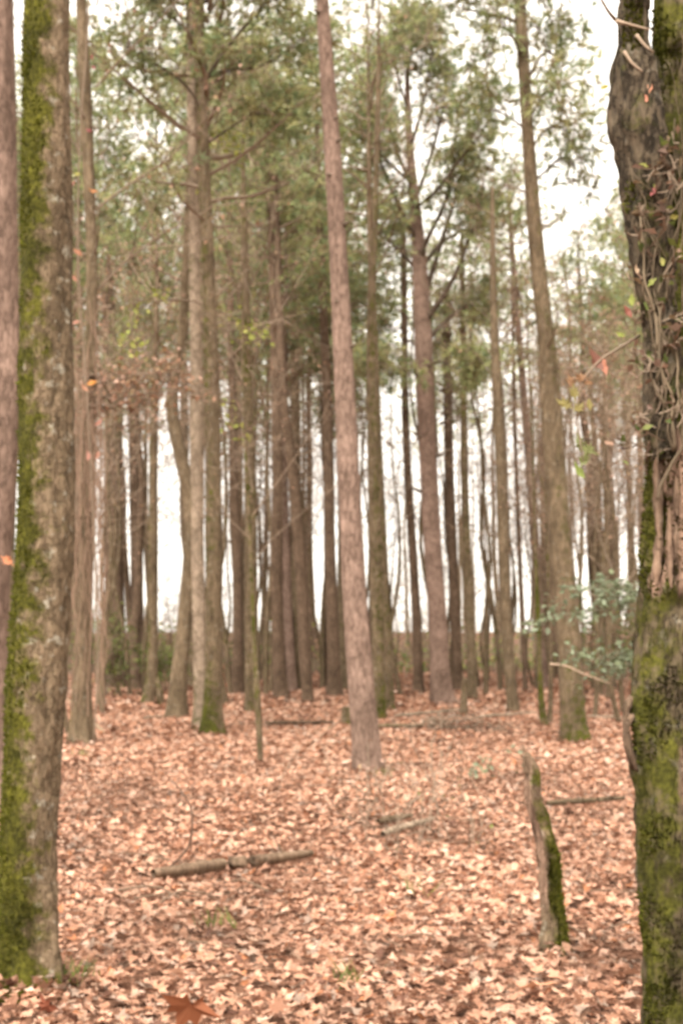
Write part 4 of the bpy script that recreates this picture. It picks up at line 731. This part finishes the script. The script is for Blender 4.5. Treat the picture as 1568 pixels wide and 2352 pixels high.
# single sticks: pixel polylines with depth from the ground point they start at
def stick(label, pix, base, rad, col=BR, name='stick', doff=0.):
    b0 = ground(*base); d_ = b0[1] + doff; mb = MB(); P = spline([at(u, v, d_) - b0 for u, v in pix], 14); mb.tube(P, np.linspace(rad, rad * .5, 14), 6, np.array(col)); tag(obj(name, mb.mesh(name, M['twig']), None, b0), label, 'stick')
stick('straight pale stick leaning from the moss striped trunk down to the leaves', [(242, 1684), (195, 1640), (148, 1598)], (242, 1690), .014, (.4, .33, .22))
stick('curved dark twig arching above the open leaves beyond the pale log', [(318, 2005), (375, 2000), (430, 1950), (442, 1890), (432, 1840), (395, 1790)], (318, 2010), .010, (.11, .07, .05))
stick('thin brown stick crossing the foot of the moss striped trunk', [(-20, 2075), (40, 2050), (100, 2020)], (20, 2262), .008, (.2, .15, .09), doff=-.1)
stick('pale short stick leaning against the foot of the moss striped trunk', [(-5, 2140), (35, 2095), (78, 2050)], (20, 2266), .008, (.27, .21, .13), doff=-.12)
stick('pale bent branch arching in front of the thick footed tree', [(1262, 1525), (1300, 1530), (1340, 1548), (1400, 1570)], (1400, 1760), .012, (.38, .28, .2))
# dead stems and seedlings in the middle distance
r = np.random.default_rng(730)
for i in range(26):
    u = r.normal(1000, 95); v = r.uniform(1800, 1990); b0 = ground(u, v); root = thing('dry_weed', 'wispy dry weed stem standing in the leaves left of the splintered stump', 'weed', b0, 'dry weeds in the leaves')
    hh = r.uniform(.25, .6); mb = MB(); d = np.array([r.normal(0, .2), r.normal(0, .2), 1]); lv = []; twiggy(mb, r, np.zeros(3), d / np.linalg.norm(d), hh, .0035, 1, lv, 2, (5, 4, 3)); obj('stem', mb.mesh('stem', M['twig'], False), root)
    m2 = MB(); leafed(m2, r, lv, .35, .04, np.vstack([DRY, FRESH[:1]]), 0); 
    if m2.n: tag(obj('leaf_spray', m2.mesh('leaf_spray', M['leaf'], False), root), kind='stuff')
for i, (u, v, lab) in enumerate([(1210, 1765, 'green seedling right behind the tip of the splintered stump'), (1125, 1775, 'green seedling with two leaf clusters left of the stump tip'), (1085, 1780, 'tiny green seedling farthest left of the stump tip')]):
    b0 = ground(u, v + 20); root = thing('green_seedling', lab, 'seedling', b0); mb = MB(); lv = []; twiggy(mb, r, np.zeros(3), np.array([0, 0, 1.]), .32 if i == 0 else .2, .005, 1, lv, 2, (5, 4, 3)); obj('stem', mb.mesh('stem', M['twig'], False), root)
    m2 = MB(); leafed(m2, r, lv, .9, .075, HOLLY * 1.3, 0, 2); tag(obj('leaf_spray', m2.mesh('leaf_spray', M['leaf'], False), root), kind='stuff')
# the big rusty leaf standing up at the bottom edge, and its neighbour
for lab, (u, v, s_, c_, yaw, dz) in [('large curled rust brown leaf standing upright in the litter', (435, 2345, .26, (.24, .085, .04), .5, .05)), ('dark rusty leaf in the litter by the foot of the moss striped trunk', (110, 2320, .12, (.24, .08, .045), .8, .04)), ('broad flat tan leaf lying on top of the litter below the splintered stump', (1245, 2260, .24, (.55, .29, .17), 1.1, .05))]:
    p = ground(u, v + (55 if u == 435 else 40)); m2 = MB(); rl = np.random.default_rng(int(u)); scatter(m2, lobed('maple', rl), np.zeros((1, 3)), np.array([s_]), np.array([yaw]), np.array([1.15 if u < 800 else .25]), np.array([1.6]), np.array([c_])); tag(obj('fallen_leaf', m2.mesh('fallen_leaf', M['litter'], False), None, p + (0, 0, s_ * .35 + dz if u < 800 else .07)), lab, 'leaf')
# twigs strewn over the leaves
r = np.random.default_rng(740); tw = []
for i in range(5):
    mb = MB(); P = np.array([(-.5, 0, 0), (-.2, .03, .03), (.1, -.02, .02), (.5, .04, .01)]) + r.normal(0, .025, (4, 3)); mb.tube(spline(P, 9), np.linspace(.011, .004, 9), 5, np.array((.15, .1, .068)) * r.uniform(.7, 1.3)); tw.append(mb.mesh('fallen_twig', M['twig']))
for i in range(46):
    v = r.uniform(1640, 2250) if i % 2 else r.uniform(1600, 1850); u = r.uniform(150, 1440); p = ground(u, v); o = obj('fallen_twig', tw[r.integers(5)], None, p + (0, 0, .035)); s = r.uniform(.25, .7) * (1 + p[1] / 40); o.scale = (s, s, s); o.rotation_euler = (0, r.normal(0, .05), r.uniform(0, 6.28))
    tag(o, 'thin bare twig lying loose on the fallen leaves', 'twig', 'twigs strewn over the leaves')
# tufts of dull green grass pushing through the leaves
r = np.random.default_rng(750)
for lab, (u, v, n) in [('green grass tuft at the right foot of the moss striped trunk', (150, 2275, 60)), ('dull grass tuft in the litter beyond the upright rust leaf', (500, 2140, 22)), ('dull grass tuft in the open litter below the stump and log', (800, 2270, 26)), ('sparse grass tuft between the log and the splintered stump', (960, 2060, 16)), ('small green moss tuft at the foot of the vine wrapped trunk', (190, 1745, 30)), ('sparse grass tuft at the foot of the lone reddish pine', (880, 1788, 20))]:
    p = ground(u, v); root = thing('grass_tuft', lab, 'grass', p); mb = MB(); q = r.normal(0, .06, (n, 3)) * (1, 1, 0) + (0, 0, .03); d = r.normal(0, .5, (n, 3)) * (1, 1, 0) + (0, 0, 1); l = r.uniform(.05, .13, (n, 1)); w_ = np.cross(d, r.normal(size=(n, 3))); w_ /= np.linalg.norm(w_, axis=1)[:, None]
    V = np.stack([q + w_ * .005, q - w_ * .005, q + d * l], 1).reshape(-1, 3); mb.add(V, np.arange(len(V)).reshape(-1, 3), np.repeat(FRESH[r.integers(0, 3, n)] * r.uniform(.6, 1.1, (n, 1)), 3, 0)); tag(obj('blades', mb.mesh('blades', M['leaf'], False), root), kind='stuff')
